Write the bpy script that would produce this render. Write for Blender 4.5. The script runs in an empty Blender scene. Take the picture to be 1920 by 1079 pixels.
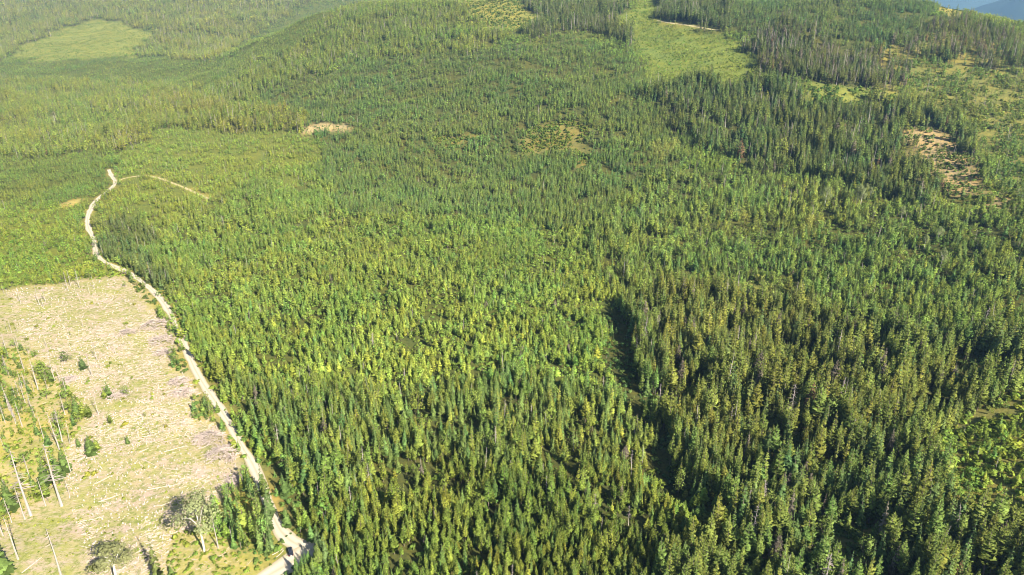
import bpy, math, random
import numpy as np
from mathutils import Vector, Matrix

S = bpy.context.scene
C = S.collection
rs = np.random.RandomState(11)
random.seed(11)

# ------------------------------------------------------------------ camera
F_PX, CX, CY = 1280.0, 960.0, 539.5          # photograph pixels (1920 x 1079)
PITCH = math.radians(22.0)
CAM_H = 188.0
cp, sp_ = math.cos(PITCH), math.sin(PITCH)
cam = bpy.data.cameras.new('camera')
cam.sensor_width = 36.0
cam.lens = 36.0 * F_PX / 1920.0
cam.clip_start = 1.0
cam.clip_end = 40000.0
camo = bpy.data.objects.new('camera', cam)
C.objects.link(camo)
camo.location = (0, 0, CAM_H)
camo.rotation_euler = (math.radians(90) - PITCH, 0, 0)
S.camera = camo

# ------------------------------------------------------------------ sky, sun, exposure
SUN_EL = math.radians(34.0)
sx, sy = 0.656, -0.754                        # horizontal direction towards the sun
world = bpy.data.worlds.new('World')
S.world = world
world.use_nodes = True
wn = world.node_tree
bg = wn.nodes['Background']
sky = wn.nodes.new('ShaderNodeTexSky')
sky.sky_type = 'NISHITA'
sky.sun_disc = False
sky.sun_elevation = SUN_EL
sky.sun_rotation = math.atan2(sx, sy)
wn.links.new(sky.outputs[0], bg.inputs[0])
bg.inputs[1].default_value = 0.052
sun = bpy.data.lights.new('sun', 'SUN')
sun.energy = 5.0
sun.angle = math.radians(0.5)
sun.color = (1.0, 0.93, 0.80)
suno = bpy.data.objects.new('sun', sun)
C.objects.link(suno)
sund = Vector((sx * math.cos(SUN_EL), sy * math.cos(SUN_EL), math.sin(SUN_EL)))
suno.rotation_euler = (-sund).to_track_quat('-Z', 'Y').to_euler()
suno.location = sund * 600 + Vector((0, 300, 0))
S.view_settings.view_transform = 'Standard'
S.view_settings.look = 'None'
S.view_settings.exposure = 1.78
S.view_settings.gamma = 1.0
S.view_settings.use_curve_mapping = False
S.cycles.filter_width = 0.95
HAZE_DENSITY = 0.000052

# ------------------------------------------------------------------ projection helpers
def project(x, y, z):
    dz = z - CAM_H
    d = y * cp - dz * sp_
    up = y * sp_ + dz * cp
    d_ = np.where(np.abs(d) < 1e-3, 1e-3, d)
    return CX + F_PX * x / d_, CY - F_PX * up / d_, d

def at_depth(px, py, d):
    u, v = (px - CX) / F_PX, (py - CY) / F_PX
    return np.array([u * d, d * (cp - v * sp_), CAM_H - d * (sp_ + v * cp)])

# ------------------------------------------------------------------ terrain
ctrl_px = [
    (-200, 1079, 250), (0, 1079, 247), (480, 1079, 246), (960, 1079, 246), (1440, 1079, 238), (1920, 1079, 222), (2150, 1079, 212),
    (-200, 800, 336), (0, 800, 334), (480, 800, 334), (960, 800, 334), (1440, 800, 320), (1920, 800, 292), (2200, 800, 270),
    (-200, 540, 510), (0, 540, 506), (480, 540, 503), (960, 540, 500), (1440, 540, 475), (1920, 540, 425), (2250, 540, 390),
    (-200, 400, 700), (0, 400, 695), (480, 400, 688), (960, 400, 670), (1440, 400, 595), (1920, 400, 525), (2250, 400, 480),
    (-200, 300, 920), (0, 300, 915), (480, 300, 900), (960, 300, 830), (1440, 300, 710), (1920, 300, 640), (2250, 300, 590),
    (100, 200, 1320), (-200, 200, 1320), (480, 200, 1180), (800, 200, 1010), (1100, 200, 900), (1350, 200, 840), (1900, 200, 770), (2250, 200, 720),
    (100, 130, 1800), (-250, 130, 1800), (400, 125, 1600), (700, 125, 1230), (1000, 120, 1090), (1300, 120, 990), (1500, 140, 880), (1600, 120, 930), (1900, 120, 870),
    (150, 75, 2250), (0, 60, 2450), (-250, 60, 2500), (100, 0, 2900), (400, 0, 2800), (480, 45, 2450), (-250, 0, 3000),
    (590, 30, 1650), (490, 90, 1560), (700, 60, 1430), (900, 0, 1600), (1000, 50, 1280), (1200, 60, 1180), (1250, 0, 1480),
    (1480, 50, 1030), (1500, 0, 1200), (1700, 5, 1180), (1800, 25, 1120), (1900, 68, 980), (2100, 110, 850), (2300, 130, 780),
]
ctrl = [at_depth(*c) for c in ctrl_px]
ctrl += [np.array(c, float) for c in [
    (-1100, 4200, 420), (-2200, 4200, 430), (-300, 3900, 330), (-640, 2150, 95), (-300, 2500, 60), (100, 2400, 120), (300, 2300, 110),
    (500, 1900, 120), (850, 1750, 30), (1150, 1500, 0), (1500, 1300, 0), (1100, 2300, -170), (1700, 2200, -200), (600, 3000, -60),
    (1500, 3600, -240), (300, 4200, 40), (2600, 3000, -200), (2600, 1400, -60), (1500, 800, 60),
    (-400, 60, -6), (0, 60, -4), (400, 60, 6), (-400, -500, -10), (0, -500, -5), (400, -500, 10), (-1500, 0, 0), (1500, 0, 60), (-2500, 1500, 60)]]
ctrl = np.array(ctrl)
KM = 1000.0

def tps_fit(P, lam=2e-4):
    n = len(P)
    X = P[:, :2] / KM
    r2 = ((X[:, None] - X[None]) ** 2).sum(-1)
    K = 0.5 * r2 * np.log(np.maximum(r2, 1e-12)) + lam * np.eye(n)
    Q = np.hstack([np.ones((n, 1)), X])
    A = np.zeros((n + 3, n + 3))
    A[:n, :n] = K; A[:n, n:] = Q; A[n:, :n] = Q.T
    b = np.concatenate([P[:, 2], np.zeros(3)])
    w = np.linalg.solve(A, b)
    return X, w

TX, TW = tps_fit(ctrl)

def tps(x, y):
    x = x / KM; y = y / KM
    out = TW[-3] + TW[-2] * x + TW[-1] * y
    for i in range(len(TX)):
        r2 = (x - TX[i, 0]) ** 2 + (y - TX[i, 1]) ** 2
        out += TW[i] * 0.5 * r2 * np.log(np.maximum(r2, 1e-12))
    return out

def hash2(ix, iy, seed):
    h = (ix.astype(np.int64) * 374761393 + iy.astype(np.int64) * 668265263 + seed * 1442695041) & 0x7fffffff
    h = ((h ^ (h >> 13)) * 1274126177) & 0x7fffffff
    return ((h ^ (h >> 16)) & 0xffff) / 65535.0

def vnoise(x, y, scale, seed=0):
    x = np.asarray(x, float) / scale + 1000.0; y = np.asarray(y, float) / scale + 1000.0
    ix = np.floor(x); iy = np.floor(y)
    fx = x - ix; fy = y - iy
    fx = fx * fx * (3 - 2 * fx); fy = fy * fy * (3 - 2 * fy)
    a = hash2(ix, iy, seed); b = hash2(ix + 1, iy, seed); c = hash2(ix, iy + 1, seed); d = hash2(ix + 1, iy + 1, seed)
    return (a * (1 - fx) + b * fx) * (1 - fy) + (c * (1 - fx) + d * fx) * fy

def fbm(x, y, scale, seed=0, octaves=3):
    s, a, t = 0, 0.5, 0
    for i in range(octaves):
        s = s + a * vnoise(x, y, scale / 2 ** i, seed + i * 17); t += a; a *= 0.5
    return s / t

# the smooth relief sampled on a lattice, read back bilinearly
GX0, GX1, GY0, GY1, GC = -3600, 3600, -600, 5000, 10.0
gx = np.arange(GX0, GX1 + GC, GC); gy = np.arange(GY0, GY1 + GC, GC)
GXX, GYY = np.meshgrid(gx, gy)
GH = tps(GXX, GYY)
GH = np.clip(GH, -320, 560)
GH += (fbm(GXX, GYY, 160, 5) - 0.5) * np.clip((GYY - 500) / 900, 0.15, 1) * 16
_gu = [at_depth(px_, py_, 188 / (sp_ + (py_ - CY) / F_PX * cp)) for px_, py_ in ((1160, 585), (1195, 680), (1225, 790), (1255, 890), (1270, 980))]
for _a, _b in zip(_gu[:-1], _gu[1:]):
    for _t in np.linspace(0, 1, 6):
        _c = _a + (_b - _a) * _t
        GH -= 1.6 * np.exp(-((GXX - _c[0]) ** 2 + (GYY - _c[1]) ** 2) / 11.0 ** 2)

def relief(x, y):
    x = np.asarray(x, float); y = np.asarray(y, float)
    fx = np.clip((x - GX0) / GC, 0, len(gx) - 1.001); fy = np.clip((y - GY0) / GC, 0, len(gy) - 1.001)
    ix = fx.astype(int); iy = fy.astype(int)
    fx = fx - ix; fy = fy - iy
    h = (GH[iy, ix] * (1 - fx) + GH[iy, ix + 1] * fx) * (1 - fy) + (GH[iy + 1, ix] * (1 - fx) + GH[iy + 1, ix + 1] * fx) * fy
    far = np.clip((y - 3600) / 1200, 0, 1)
    # the far valley and its blue mountains
    def ridge(cx, cy, wx, wy, hh):
        return hh * np.exp(-((x - cx) / wx) ** 2 - ((y - cy) / wy) ** 2)
    m = -260 + ridge(6400, 7000, 1700, 1500, 1150) + ridge(3600, 12500, 4200, 1700, 1500) + ridge(8600, 12200, 3000, 2000, 1750) + ridge(-3000, 9000, 4200, 2500, 900) + ridge(900, 10500, 2000, 1800, 700)
    m = m + (fbm(x, y, 900, 71, 4) - 0.5) * 260
    far = np.maximum(far, np.clip((x - 2300) / 900, 0, 1) * np.clip((y - 1500) / 1000, 0, 1))
    far = far * far * (3 - 2 * far)
    return h * (1 - far) + m * far

def ground(x, y):
    d = np.hypot(x, y)
    return relief(x, y) + (fbm(x, y, 22, 9) - 0.5) * 1.6

def unproject(px, py, h=None):
    """photograph pixel -> point on the ground"""
    px = np.atleast_1d(np.asarray(px, float)); py = np.atleast_1d(np.asarray(py, float))
    u, v = (px - CX) / F_PX, (py - CY) / F_PX
    dirs = np.stack([u, cp - v * sp_, -(sp_ + v * cp)], 1)
    t = np.full(len(px), 150.0); done = np.zeros(len(px), bool); tp = t.copy()
    for _ in range(900):
        p = dirs * t[:, None]
        below = (CAM_H + p[:, 2]) < ground(p[:, 0], p[:, 1])
        done |= below
        tp = np.where(done, tp, t)
        t = np.where(done, t, t + np.maximum(2.0, t * 0.006))
        if done.all(): break
    lo, hi = tp, t
    for _ in range(18):
        m = (lo + hi) / 2
        p = dirs * m[:, None]
        below = (CAM_H + p[:, 2]) < ground(p[:, 0], p[:, 1])
        hi = np.where(below, m, hi); lo = np.where(below, lo, m)
    p = dirs * hi[:, None]
    return np.stack([p[:, 0], p[:, 1], ground(p[:, 0], p[:, 1])], 1)

def height_to(base, py_top):
    v = (py_top - CY) / F_PX
    dh = -base[1] * (v * cp + sp_) / (cp - v * sp_)
    return CAM_H + dh - base[2]

def inside(px, py, poly):
    n = len(poly); r = np.zeros(px.shape, bool)
    xs = [p[0] for p in poly]; ys = [p[1] for p in poly]
    bb = (px >= min(xs)) & (px <= max(xs)) & (py >= min(ys)) & (py <= max(ys))
    if not bb.any(): return r
    qx, qy = px[bb], py[bb]; rr = np.zeros(qx.shape, bool)
    j = n - 1
    for i in range(n):
        xi, yi, xj, yj = xs[i], ys[i], xs[j], ys[j]
        if yi != yj:
            rr ^= ((yi > qy) != (yj > qy)) & (qx < (xj - xi) * (qy - yi) / (yj - yi) + xi)
        j = i
    r[bb] = rr
    return r

# ------------------------------------------------------------------ stands
# kinds: 0 pine 1 spruce 2 larch 3 broadleaf 4 dead snag 5 shrub
KINDS = ['pine', 'spruce', 'larch', 'broadleaf', 'dead', 'shrub']
def stand(name, poly, spacing, mix, h, hsd, tint=(1, 1, 1), ground_col=(0.060, 0.068, 0.022), width=1.0):
    return dict(name=name, poly=poly, sp=spacing, mix=np.array(mix, float) / sum(mix), h=h, hsd=hsd, tint=np.array(tint, float), gc=ground_col, w=width)

STRAW = (0.30, 0.26, 0.14)
GRASS = (0.145, 0.155, 0.042)
MEADOW = (0.10, 0.13, 0.032)
FLOOR = (0.050, 0.058, 0.021)
YOUNGG = (0.085, 0.105, 0.028)
SOIL = (0.36, 0.27, 0.16)
STANDS = [
    # the open ground
    stand('junction', [(500, 940), (530, 990), (590, 1012), (600, 1036), (545, 1079), (480, 1079), (505, 1055), (530, 1040), (515, 1000)], 30, (0, 0, 0, 0, 0, 1), 1.2, .3, ground_col=GRASS),
    stand('lay_by', [(104, 384), (150, 372), (158, 380), (120, 394)], 30, (0, 0, 0, 0, 0, 1), 1, .3, ground_col=(0.27, 0.225, 0.085)),
    stand('landing', [(582, 241), (600, 228), (640, 229), (657, 240), (625, 247), (590, 247)], 5.5, (2, 2, 1, 1, .1, 2), 4, 2, (1, 1, 1), (0.27, 0.225, 0.135)),
    stand('road_copse', [(392, 985), (420, 940), (450, 890), (478, 893), (500, 950), (512, 1000), (522, 1050), (478, 1062), (440, 1030)], 4.5, (2, 3, 2, 3, 0.3, 0), 11, 3.0, (1.3, 1.25, 1), GRASS, 0.85),
    stand('cut_copse', [(316, 660), (338, 650), (358, 690), (345, 700), (322, 695)], 3.5, (2, 2, 1, 3, .3, 1), 6, 2, (1.0, 1.1, 1), GRASS),
    stand('cut_copse', [(362, 745), (392, 735), (404, 775), (380, 792), (360, 785)], 3.5, (2, 2, 1, 3, .3, 1), 7, 2, (1.0, 1.1, 1), GRASS),
    stand('cut_copse', [(238, 520), (262, 522), (300, 562), (305, 585), (285, 578), (255, 545)], 3.6, (2, 3, 1, 2, .3, 0), 9, 2, (0.95, 1.05, 1), GRASS),
    stand('cut_scrub', [(-5, 650), (40, 650), (90, 690), (150, 750), (160, 790), (130, 840), (120, 905), (80, 935), (30, 960), (-5, 1000)], 4.2, (1.2, 1.6, 2.2, 3, 1.5, 2), 5.2, 2.6, (1.148, 1.212, 0.935), (0.22, 0.205, 0.065), 1.0),
    stand('cut_grass', [(330, 1000), (395, 990), (440, 1035), (480, 1065), (505, 1055), (480, 1079), (300, 1079)], 6, (0, .2, .2, 1, .1, 6), 1.8, .8, (1.25, 1.2, .9), (0.20, 0.195, 0.058)),
    stand('clear_cut', [(-5, 546), (60, 536), (150, 527), (235, 522), (270, 552), (300, 598), (330, 640), (360, 705), (395, 780), (430, 845), (455, 882), (440, 910), (402, 950), (390, 1000), (392, 1079), (-5, 1090)], 15, (.1, .2, .3, .3, .25, 6), 2.0, 1.0, (1.2, 1.15, .9), STRAW),
    stand('young_light', [(-5, 384), (100, 394), (150, 382), (163, 425), (172, 485), (238, 515), (150, 528), (60, 538), (-5, 548)], 3.2, (3, 1, 3, 1, 0.05, 1.2), 5.0, 1.6, (1.6, 1.6, 0.95), (0.085, 0.105, 0.028), 1.0),
    stand('young_dark', [(-5, 300), (190, 285), (203, 335), (165, 370), (100, 390), (-5, 386)], 2.9, (4, 2, 1, 0, 0.02, 0), 5.2, 1.3, (1.375, 1.426, 1.0), (0.055, 0.07, 0.022), 1.05),
    stand('road_pines', [(186, 430), (255, 420), (290, 470), (330, 540), (300, 560), (262, 520), (235, 500), (190, 478)], 3.6, (4, 3, 1, 0.5, 0.3, 0), 10.5, 2.5, (1, 1, 1), YOUNGG, 0.95),
    stand('regen', [(203, 325), (230, 270), (330, 245), (590, 248), (605, 300), (560, 360), (470, 335), (400, 385), (250, 425), (180, 432), (168, 405), (205, 345)], 3.3, (3, 1, 3, 1.5, 0.35, 1.5), 5.2, 2.0, (1.562, 1.566, 0.95), (0.085, 0.105, 0.03), 1.0),
    stand('yellow_belt', [(330, 180), (420, 190), (560, 215), (590, 228), (580, 250), (420, 245), (330, 255), (250, 280), (200, 290), (240, 240)], 4.3, (3, 1, 5, 1, 0.5, 0), 13, 4, (1.5, 1.3, 0.8), FLOOR, 1.0),
    stand('yellow_stand', [(275, 400), (470, 330), (590, 330), (660, 400), (760, 480), (880, 545), (960, 620), (980, 720), (700, 750), (520, 740), (430, 715), (350, 600), (290, 530)], 2.95, (4, 1.3, 4, 1.2, 0.14, 0.6), 6.5, 2.2, (1.443, 1.51, 1.097), (0.055, 0.068, 0.023), 1.28),
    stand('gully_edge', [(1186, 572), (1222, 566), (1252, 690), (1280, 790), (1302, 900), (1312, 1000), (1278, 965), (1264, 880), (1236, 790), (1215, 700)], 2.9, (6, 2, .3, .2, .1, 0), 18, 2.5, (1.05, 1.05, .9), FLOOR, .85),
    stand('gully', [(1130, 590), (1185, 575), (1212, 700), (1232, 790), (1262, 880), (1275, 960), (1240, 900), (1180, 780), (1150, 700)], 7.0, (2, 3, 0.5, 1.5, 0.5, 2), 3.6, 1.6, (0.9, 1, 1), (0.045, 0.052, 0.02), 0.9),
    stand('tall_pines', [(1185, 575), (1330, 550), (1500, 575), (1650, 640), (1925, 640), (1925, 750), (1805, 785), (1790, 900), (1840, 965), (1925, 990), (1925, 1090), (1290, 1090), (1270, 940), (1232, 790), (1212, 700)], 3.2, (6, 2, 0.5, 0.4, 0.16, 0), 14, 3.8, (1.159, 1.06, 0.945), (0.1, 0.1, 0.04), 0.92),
    stand('bright_slope', [(1805, 785), (1925, 750), (1925, 990), (1840, 965), (1790, 900)], 3.1, (1, 0.5, 1, 2, 0.15, 6), 4.5, 2.0, (1.2, 1.25, 0.85), (0.115, 0.12, 0.042), 1.0),
    stand('olive_stand', [(690, 930), (800, 870), (1000, 860), (1180, 880), (1250, 960), (1290, 1090), (620, 1090), (600, 1050)], 2.25, (6, 1.5, 1.5, 0.4, 0.07, 0), 8.6, 2.6, (1.102, 1.06, 0.75), FLOOR, 0.95),
    stand('pale_clump', [(1362, 398), (1412, 400), (1410, 420), (1368, 418)], 3.4, (0, .2, 0, 4, .2, 1), 8, 2, (1.9, 1.6, 1.4), GRASS),
    stand('pale_clump', [(1425, 536), (1482, 534), (1484, 562), (1432, 562)], 3.4, (0, .2, 0, 4, .2, 1), 8, 2, (1.9, 1.6, 1.4), GRASS),
    stand('pale_clump', [(1490, 422), (1535, 424), (1530, 440), (1495, 440)], 3.4, (0, .3, 0, 4, .2, 1), 8, 2, (1.7, 1.5, 1.3), GRASS),
    stand('pale_clump', [(1215, 268), (1260, 262), (1290, 285), (1240, 292)], 3.4, (0, .5, 0, 4, .2, 1), 8, 2, (1.5, 1.4, 1.3), GRASS),
    stand('dark_gap', [(1560, 600), (1640, 590), (1660, 640), (1590, 660)], 7, (1, 3, 0, 1, .3, 2), 7, 2, (.9, 1, 1), FLOOR),
    stand('dark_gap', [(1868, 560), (1925, 555), (1925, 610), (1870, 600)], 8, (1, 3, 0, 1, .3, 2), 6, 2, (.9, 1, 1), FLOOR),
    stand('mixed_wood', [(1090, 430), (1240, 330), (1420, 330), (1720, 400), (1925, 410), (1925, 640), (1650, 640), (1500, 575), (1330, 550), (1185, 575), (1120, 540)], 3.1, (2.5, 3.5, 0.8, 3, 0.2, 1.5), 7.8, 3.2, (1.276, 1.283, 0.997), FLOOR, 1.1),
    stand('rocky_patch', [(1706, 245), (1732, 230), (1766, 272), (1836, 296), (1828, 345), (1790, 372), (1722, 362), (1706, 300)], 5.2, (1, 0.3, 0, 1, 0.7, 5), 4, 2.5, (1, 1, 0.9), (0.195, 0.158, 0.09), 1.0),
    stand('rocky_patch', [(1822, 345), (1855, 358), (1888, 392), (1870, 415), (1825, 395)], 5.2, (1, 0.3, 0, 1, 0.7, 5), 4, 2.5, (1, 1, 0.9), (0.195, 0.158, 0.09), 1.0),
    stand('shrub_slope', [(1850, 300), (1925, 300), (1925, 415), (1880, 415), (1840, 340)], 3.8, (1, 2, 0.4, 3, 0.5, 4), 7, 3, (1.0, 1.1, 0.95), (0.095, 0.11, 0.035), 1.0),
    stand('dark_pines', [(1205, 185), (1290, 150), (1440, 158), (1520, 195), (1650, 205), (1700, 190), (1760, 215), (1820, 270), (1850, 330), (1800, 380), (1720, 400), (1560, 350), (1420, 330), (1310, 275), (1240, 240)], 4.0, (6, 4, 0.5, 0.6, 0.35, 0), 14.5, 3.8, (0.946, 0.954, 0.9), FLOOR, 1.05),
    stand('open_slope', [(1690, 108), (1745, 112), (1870, 130), (1925, 150), (1925, 300), (1850, 290), (1790, 215), (1700, 180)], 3.5, (1, 2, 0.3, 2, 0.4, 5), 6, 3, (1.05, 1.1, 0.9), (0.105, 0.112, 0.038), 1.0),
    stand('meadow_strip', [(1490, 158), (1580, 150), (1665, 176), (1704, 192), (1650, 212), (1530, 208)], 3.4, (0.6, 0.6, 0.3, 2, 0.3, 8), 3.5, 1.5, (1.1, 1.2, 0.9), (0.115, 0.135, 0.036), 1.0),
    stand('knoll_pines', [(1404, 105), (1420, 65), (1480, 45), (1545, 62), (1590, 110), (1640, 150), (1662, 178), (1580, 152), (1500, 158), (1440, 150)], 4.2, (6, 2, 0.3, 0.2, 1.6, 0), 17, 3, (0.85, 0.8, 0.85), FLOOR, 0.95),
    stand('meadow', [(1165, 35), (1200, -5), (1228, -5), (1230, 38), (1300, 50), (1350, 56), (1385, 80), (1404, 105), (1420, 150), (1330, 168), (1215, 172), (1196, 100)], 3.0, (2, 2, 1, 1, 0.08, 3), 3.4, 1.8, (1.38, 1.456, 0.9), (0.095, 0.125, 0.034), 1.0),
    stand('back_pines', [(1228, -10), (1360, -10), (1372, 58), (1300, 46), (1232, 33)], 4.6, (5, 3, 0, 0, 0.5, 0), 19, 3, (0.85, 0.88, 0.92), FLOOR, 0.9),
    stand('plateau', [(1360, -10), (1745, -10), (1750, 55), (1640, 105), (1590, 110), (1545, 62), (1480, 45), (1420, 62), (1372, 60)], 3.1, (3, 5, 0, 0.1, 0.06, 0), 8.5, 1.9, (1.045, 1.166, 1.1), FLOOR, 1.1),
    stand('crest_pines', [(1590, 112), (1640, 105), (1750, 55), (1800, 35), (1925, 90), (1925, 140), (1870, 130), (1745, 112), (1690, 108), (1690, 170), (1662, 178), (1640, 150)], 4.4, (6, 2, 0, 0.3, 1.1, 0), 14, 3, (0.88, 0.86, 0.84), (0.12, 0.12, 0.04), 0.95),
    stand('crest_grass', [(1700, -10), (1790, 15), (1850, 40), (1820, 48), (1745, 20)], 6, (1, 1, 0, 1, .7, 5), 5, 2, (1, 1, .9), (0.16, 0.15, 0.045)),
    stand('yellow_gap', [(985, 237), (1030, 232), (1062, 224), (1092, 245), (1080, 272), (1045, 292), (1018, 300), (996, 275)], 2.8, (0.5, 0.3, 1, 1, 0.2, 8), 2.2, 1.0, (1.1, 1.1, 0.8), (0.125, 0.118, 0.042), 1.0),
    stand('yellow_gap', [(1062, 288), (1090, 292), (1114, 330), (1095, 332), (1068, 312)], 2.8, (0.5, 0.3, 1, 1, 0.2, 8), 2.2, 1.0, (1.1, 1.1, 0.8), (0.125, 0.118, 0.042), 1.0),
    stand('yellow_gap', [(818, 253), (860, 256), (896, 262), (890, 271), (830, 268)], 2.8, (0.5, 0.3, 1, 1, 0.2, 8), 2.2, 1.0, (1.1, 1.1, 0.8), (0.125, 0.118, 0.042), 1.0),
    stand('plantation', [(470, 185), (640, 125), (880, 97), (1040, 66), (1185, 112), (1205, 185), (1240, 240), (1310, 275), (1240, 330), (1090, 430), (960, 430), (880, 400), (720, 420), (650, 400), (605, 330), (600, 250), (560, 222)], 3.0, (4, 4, 0.8, 0.25, 0.06, 0), 7.6, 1.7, (1.221, 1.34, 1.103), FLOOR, 1.15),
    stand('hill_clearing', [(835, -10), (955, -10), (1030, 38), (990, 52), (940, 57), (905, 45), (875, 18)], 4.5, (1, 1, .3, 1, .4, 6), 4, 2, (1.1, 1.1, .9), (0.135, 0.14, 0.042)),
    stand('hill_pines', [(955, -10), (1165, -10), (1180, 90), (1100, 62), (1040, 66), (960, 70), (1030, 40)], 4.6, (5, 3, 0.3, 0.2, 0.5, 0), 17, 3, (0.9, 0.92, 0.92), FLOOR, 0.9),
    stand('far_clearing', [(18, 102), (60, 78), (120, 52), (180, 37), (228, 41), (250, 53), (302, 60), (275, 80), (245, 104), (170, 113), (70, 116)], 3.6, (1, 1, 1, 1, 0.06, 6), 2.8, 1.4, (1.322, 1.32, 0.9), (0.12, 0.14, 0.042), 1.2),
    stand('valley_floor', [(-5, 118), (70, 116), (245, 106), (390, 118), (480, 85), (590, 8), (640, 8), (560, 75), (440, 135), (380, 165), (-5, 150)], 3.6, (3, 4, 1, 0, 0.03, 1), 6.2, 1.8, (1.38, 1.478, 1.05), (0.06, 0.075, 0.025), 1.15),
    stand('knoll_side', [(560, 80), (645, 5), (835, -10), (880, 20), (905, 50), (960, 70), (880, 97), (640, 125), (470, 185), (390, 180), (440, 135)], 4.4, (4, 3, 1.5, 0.5, 0.3, 0), 12, 3.2, (1.417, 1.404, 0.92), FLOOR, 1.12),
    stand('west_wood', [(-5, 150), (380, 165), (470, 185), (420, 190), (330, 180), (240, 240), (200, 290), (-5, 302)], 4.6, (4, 4, 2.2, 0.6, 0.3, 0), 11.5, 3.6, (1.54, 1.452, 0.95), FLOOR, 1.1),
    stand('far_wood', [(-5, -5), (600, -5), (390, 120), (250, 108), (300, 62), (180, 36), (20, 102), (-5, 120)], 6.0, (4, 4, 2.2, 0.3, 0.5, 0), 16, 4.5, (1.674, 1.478, 0.95), FLOOR, 1.05),
    stand('bottom_wood', [(430, 715), (520, 740), (700, 750), (980, 720), (1150, 720), (1240, 880), (1180, 880), (1000, 860), (800, 870), (690, 930), (600, 1050), (590, 1090), (540, 1090), (530, 985), (500, 930), (480, 860)], 2.95, (3, 4, 1.6, 0.8, 0.16, 0.3), 9.6, 3.4, (1.168, 1.158, 0.92), FLOOR, 1.02),
]
DEFAULT = stand('mid_wood', [(0, 0)], 2.95, (3.5, 3, 2.0, 2.0, .16, .5), 6.5, 2.1, (1.40, 1.46, 1.02), (.060, .075, .024), 1.28)
ALLST = STANDS + [DEFAULT]

def classify(px, py):
    px = np.clip(px, 2, 1918); py = np.clip(py, 2, 1077)
    cls = np.full(px.shape, -1, int)
    for i, s in enumerate(STANDS):
        m = (cls < 0) & inside(px, py, s['poly'])
        cls[m] = i
    cls[cls < 0] = len(STANDS)
    return cls

NAMES = np.array([s['name'] for s in ALLST])
HARD = np.array([s['name'] in ('clear_cut', 'junction', 'road_copse', 'cut_copse', 'lay_by') for s in ALLST])
def classify_soft(x, y, px, py, d):
    d = np.maximum(d, 60)
    wx = (fbm(x, y, 42, 41, 4) - .5) * 2; wy = (fbm(x, y, 42, 47, 4) - .5) * 2
    c0 = classify(px, py); c1 = classify(px + wx * 26 * F_PX / d, py + wy * 14 * F_PX / d)
    c2 = classify(px + wx * 5 * F_PX / d, py + wy * 4 * F_PX / d)
    c3 = classify(px + wx * 40 * F_PX / d, py + wy * 22 * F_PX / d)
    gap = np.isin(NAMES[c3], ['yellow_gap', 'rocky_patch', 'hill_clearing', 'meadow_strip', 'far_clearing']) | np.isin(NAMES[c1], ['yellow_gap', 'rocky_patch', 'hill_clearing', 'meadow_strip', 'far_clearing'])
    return np.where(HARD[c0] | HARD[c1], c2, np.where(gap, c3, c1))

# ------------------------------------------------------------------ materials
def mat(name):
    m = bpy.data.materials.new(name); m.use_nodes = True
    nt = m.node_tree; nt.nodes.clear()
    out = nt.nodes.new('ShaderNodeOutputMaterial')
    return m, nt, out

def N(nt, t, **kw):
    n = nt.nodes.new(t)
    for k, v in kw.items(): setattr(n, k, v)
    return n

def math_(nt, op, a, b=None):
    n = N(nt, 'ShaderNodeMath', operation=op)
    for i, v in enumerate((a, b)):
        if v is None: continue
        if isinstance(v, (int, float)): n.inputs[i].default_value = v
        else: nt.links.new(v, n.inputs[i])
    return n.outputs[0]

def mixc(nt, fac, a, b, mode='MIX'):
    n = N(nt, 'ShaderNodeMix', data_type='RGBA', blend_type=mode)
    if isinstance(fac, (int, float)): n.inputs[0].default_value = fac
    else: nt.links.new(fac, n.inputs[0])
    for idx, v in ((6, a), (7, b)):
        if isinstance(v, tuple): n.inputs[idx].default_value = v if len(v) == 4 else v + (1,)
        else: nt.links.new(v, n.inputs[idx])
    return n.outputs[2]

def foliage_mat(name, trans=0.2):
    m, nt, out = mat(name)
    at = N(nt, 'ShaderNodeAttribute', attribute_type='INSTANCER', attribute_name='tint')
    va = N(nt, 'ShaderNodeAttribute', attribute_type='GEOMETRY', attribute_name='var')
    col = N(nt, 'ShaderNodeVectorMath', operation='SCALE')
    nt.links.new(at.outputs['Color'], col.inputs[0]); nt.links.new(va.outputs['Fac'], col.inputs['Scale'])
    d = N(nt, 'ShaderNodeBsdfDiffuse'); t = N(nt, 'ShaderNodeBsdfTranslucent')
    nt.links.new(col.outputs[0], d.inputs[0])
    tc = N(nt, 'ShaderNodeVectorMath', operation='MULTIPLY'); nt.links.new(col.outputs[0], tc.inputs[0]); tc.inputs[1].default_value = (1.25, 1.2, 0.6)
    nt.links.new(tc.outputs[0], t.inputs[0])
    mx = N(nt, 'ShaderNodeMixShader'); mx.inputs[0].default_value = trans
    nt.links.new(d.outputs[0], mx.inputs[1]); nt.links.new(t.outputs[0], mx.inputs[2])
    nt.links.new(mx.outputs[0], out.inputs[0])
    return m

M_LEAF = foliage_mat('foliage')

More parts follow.
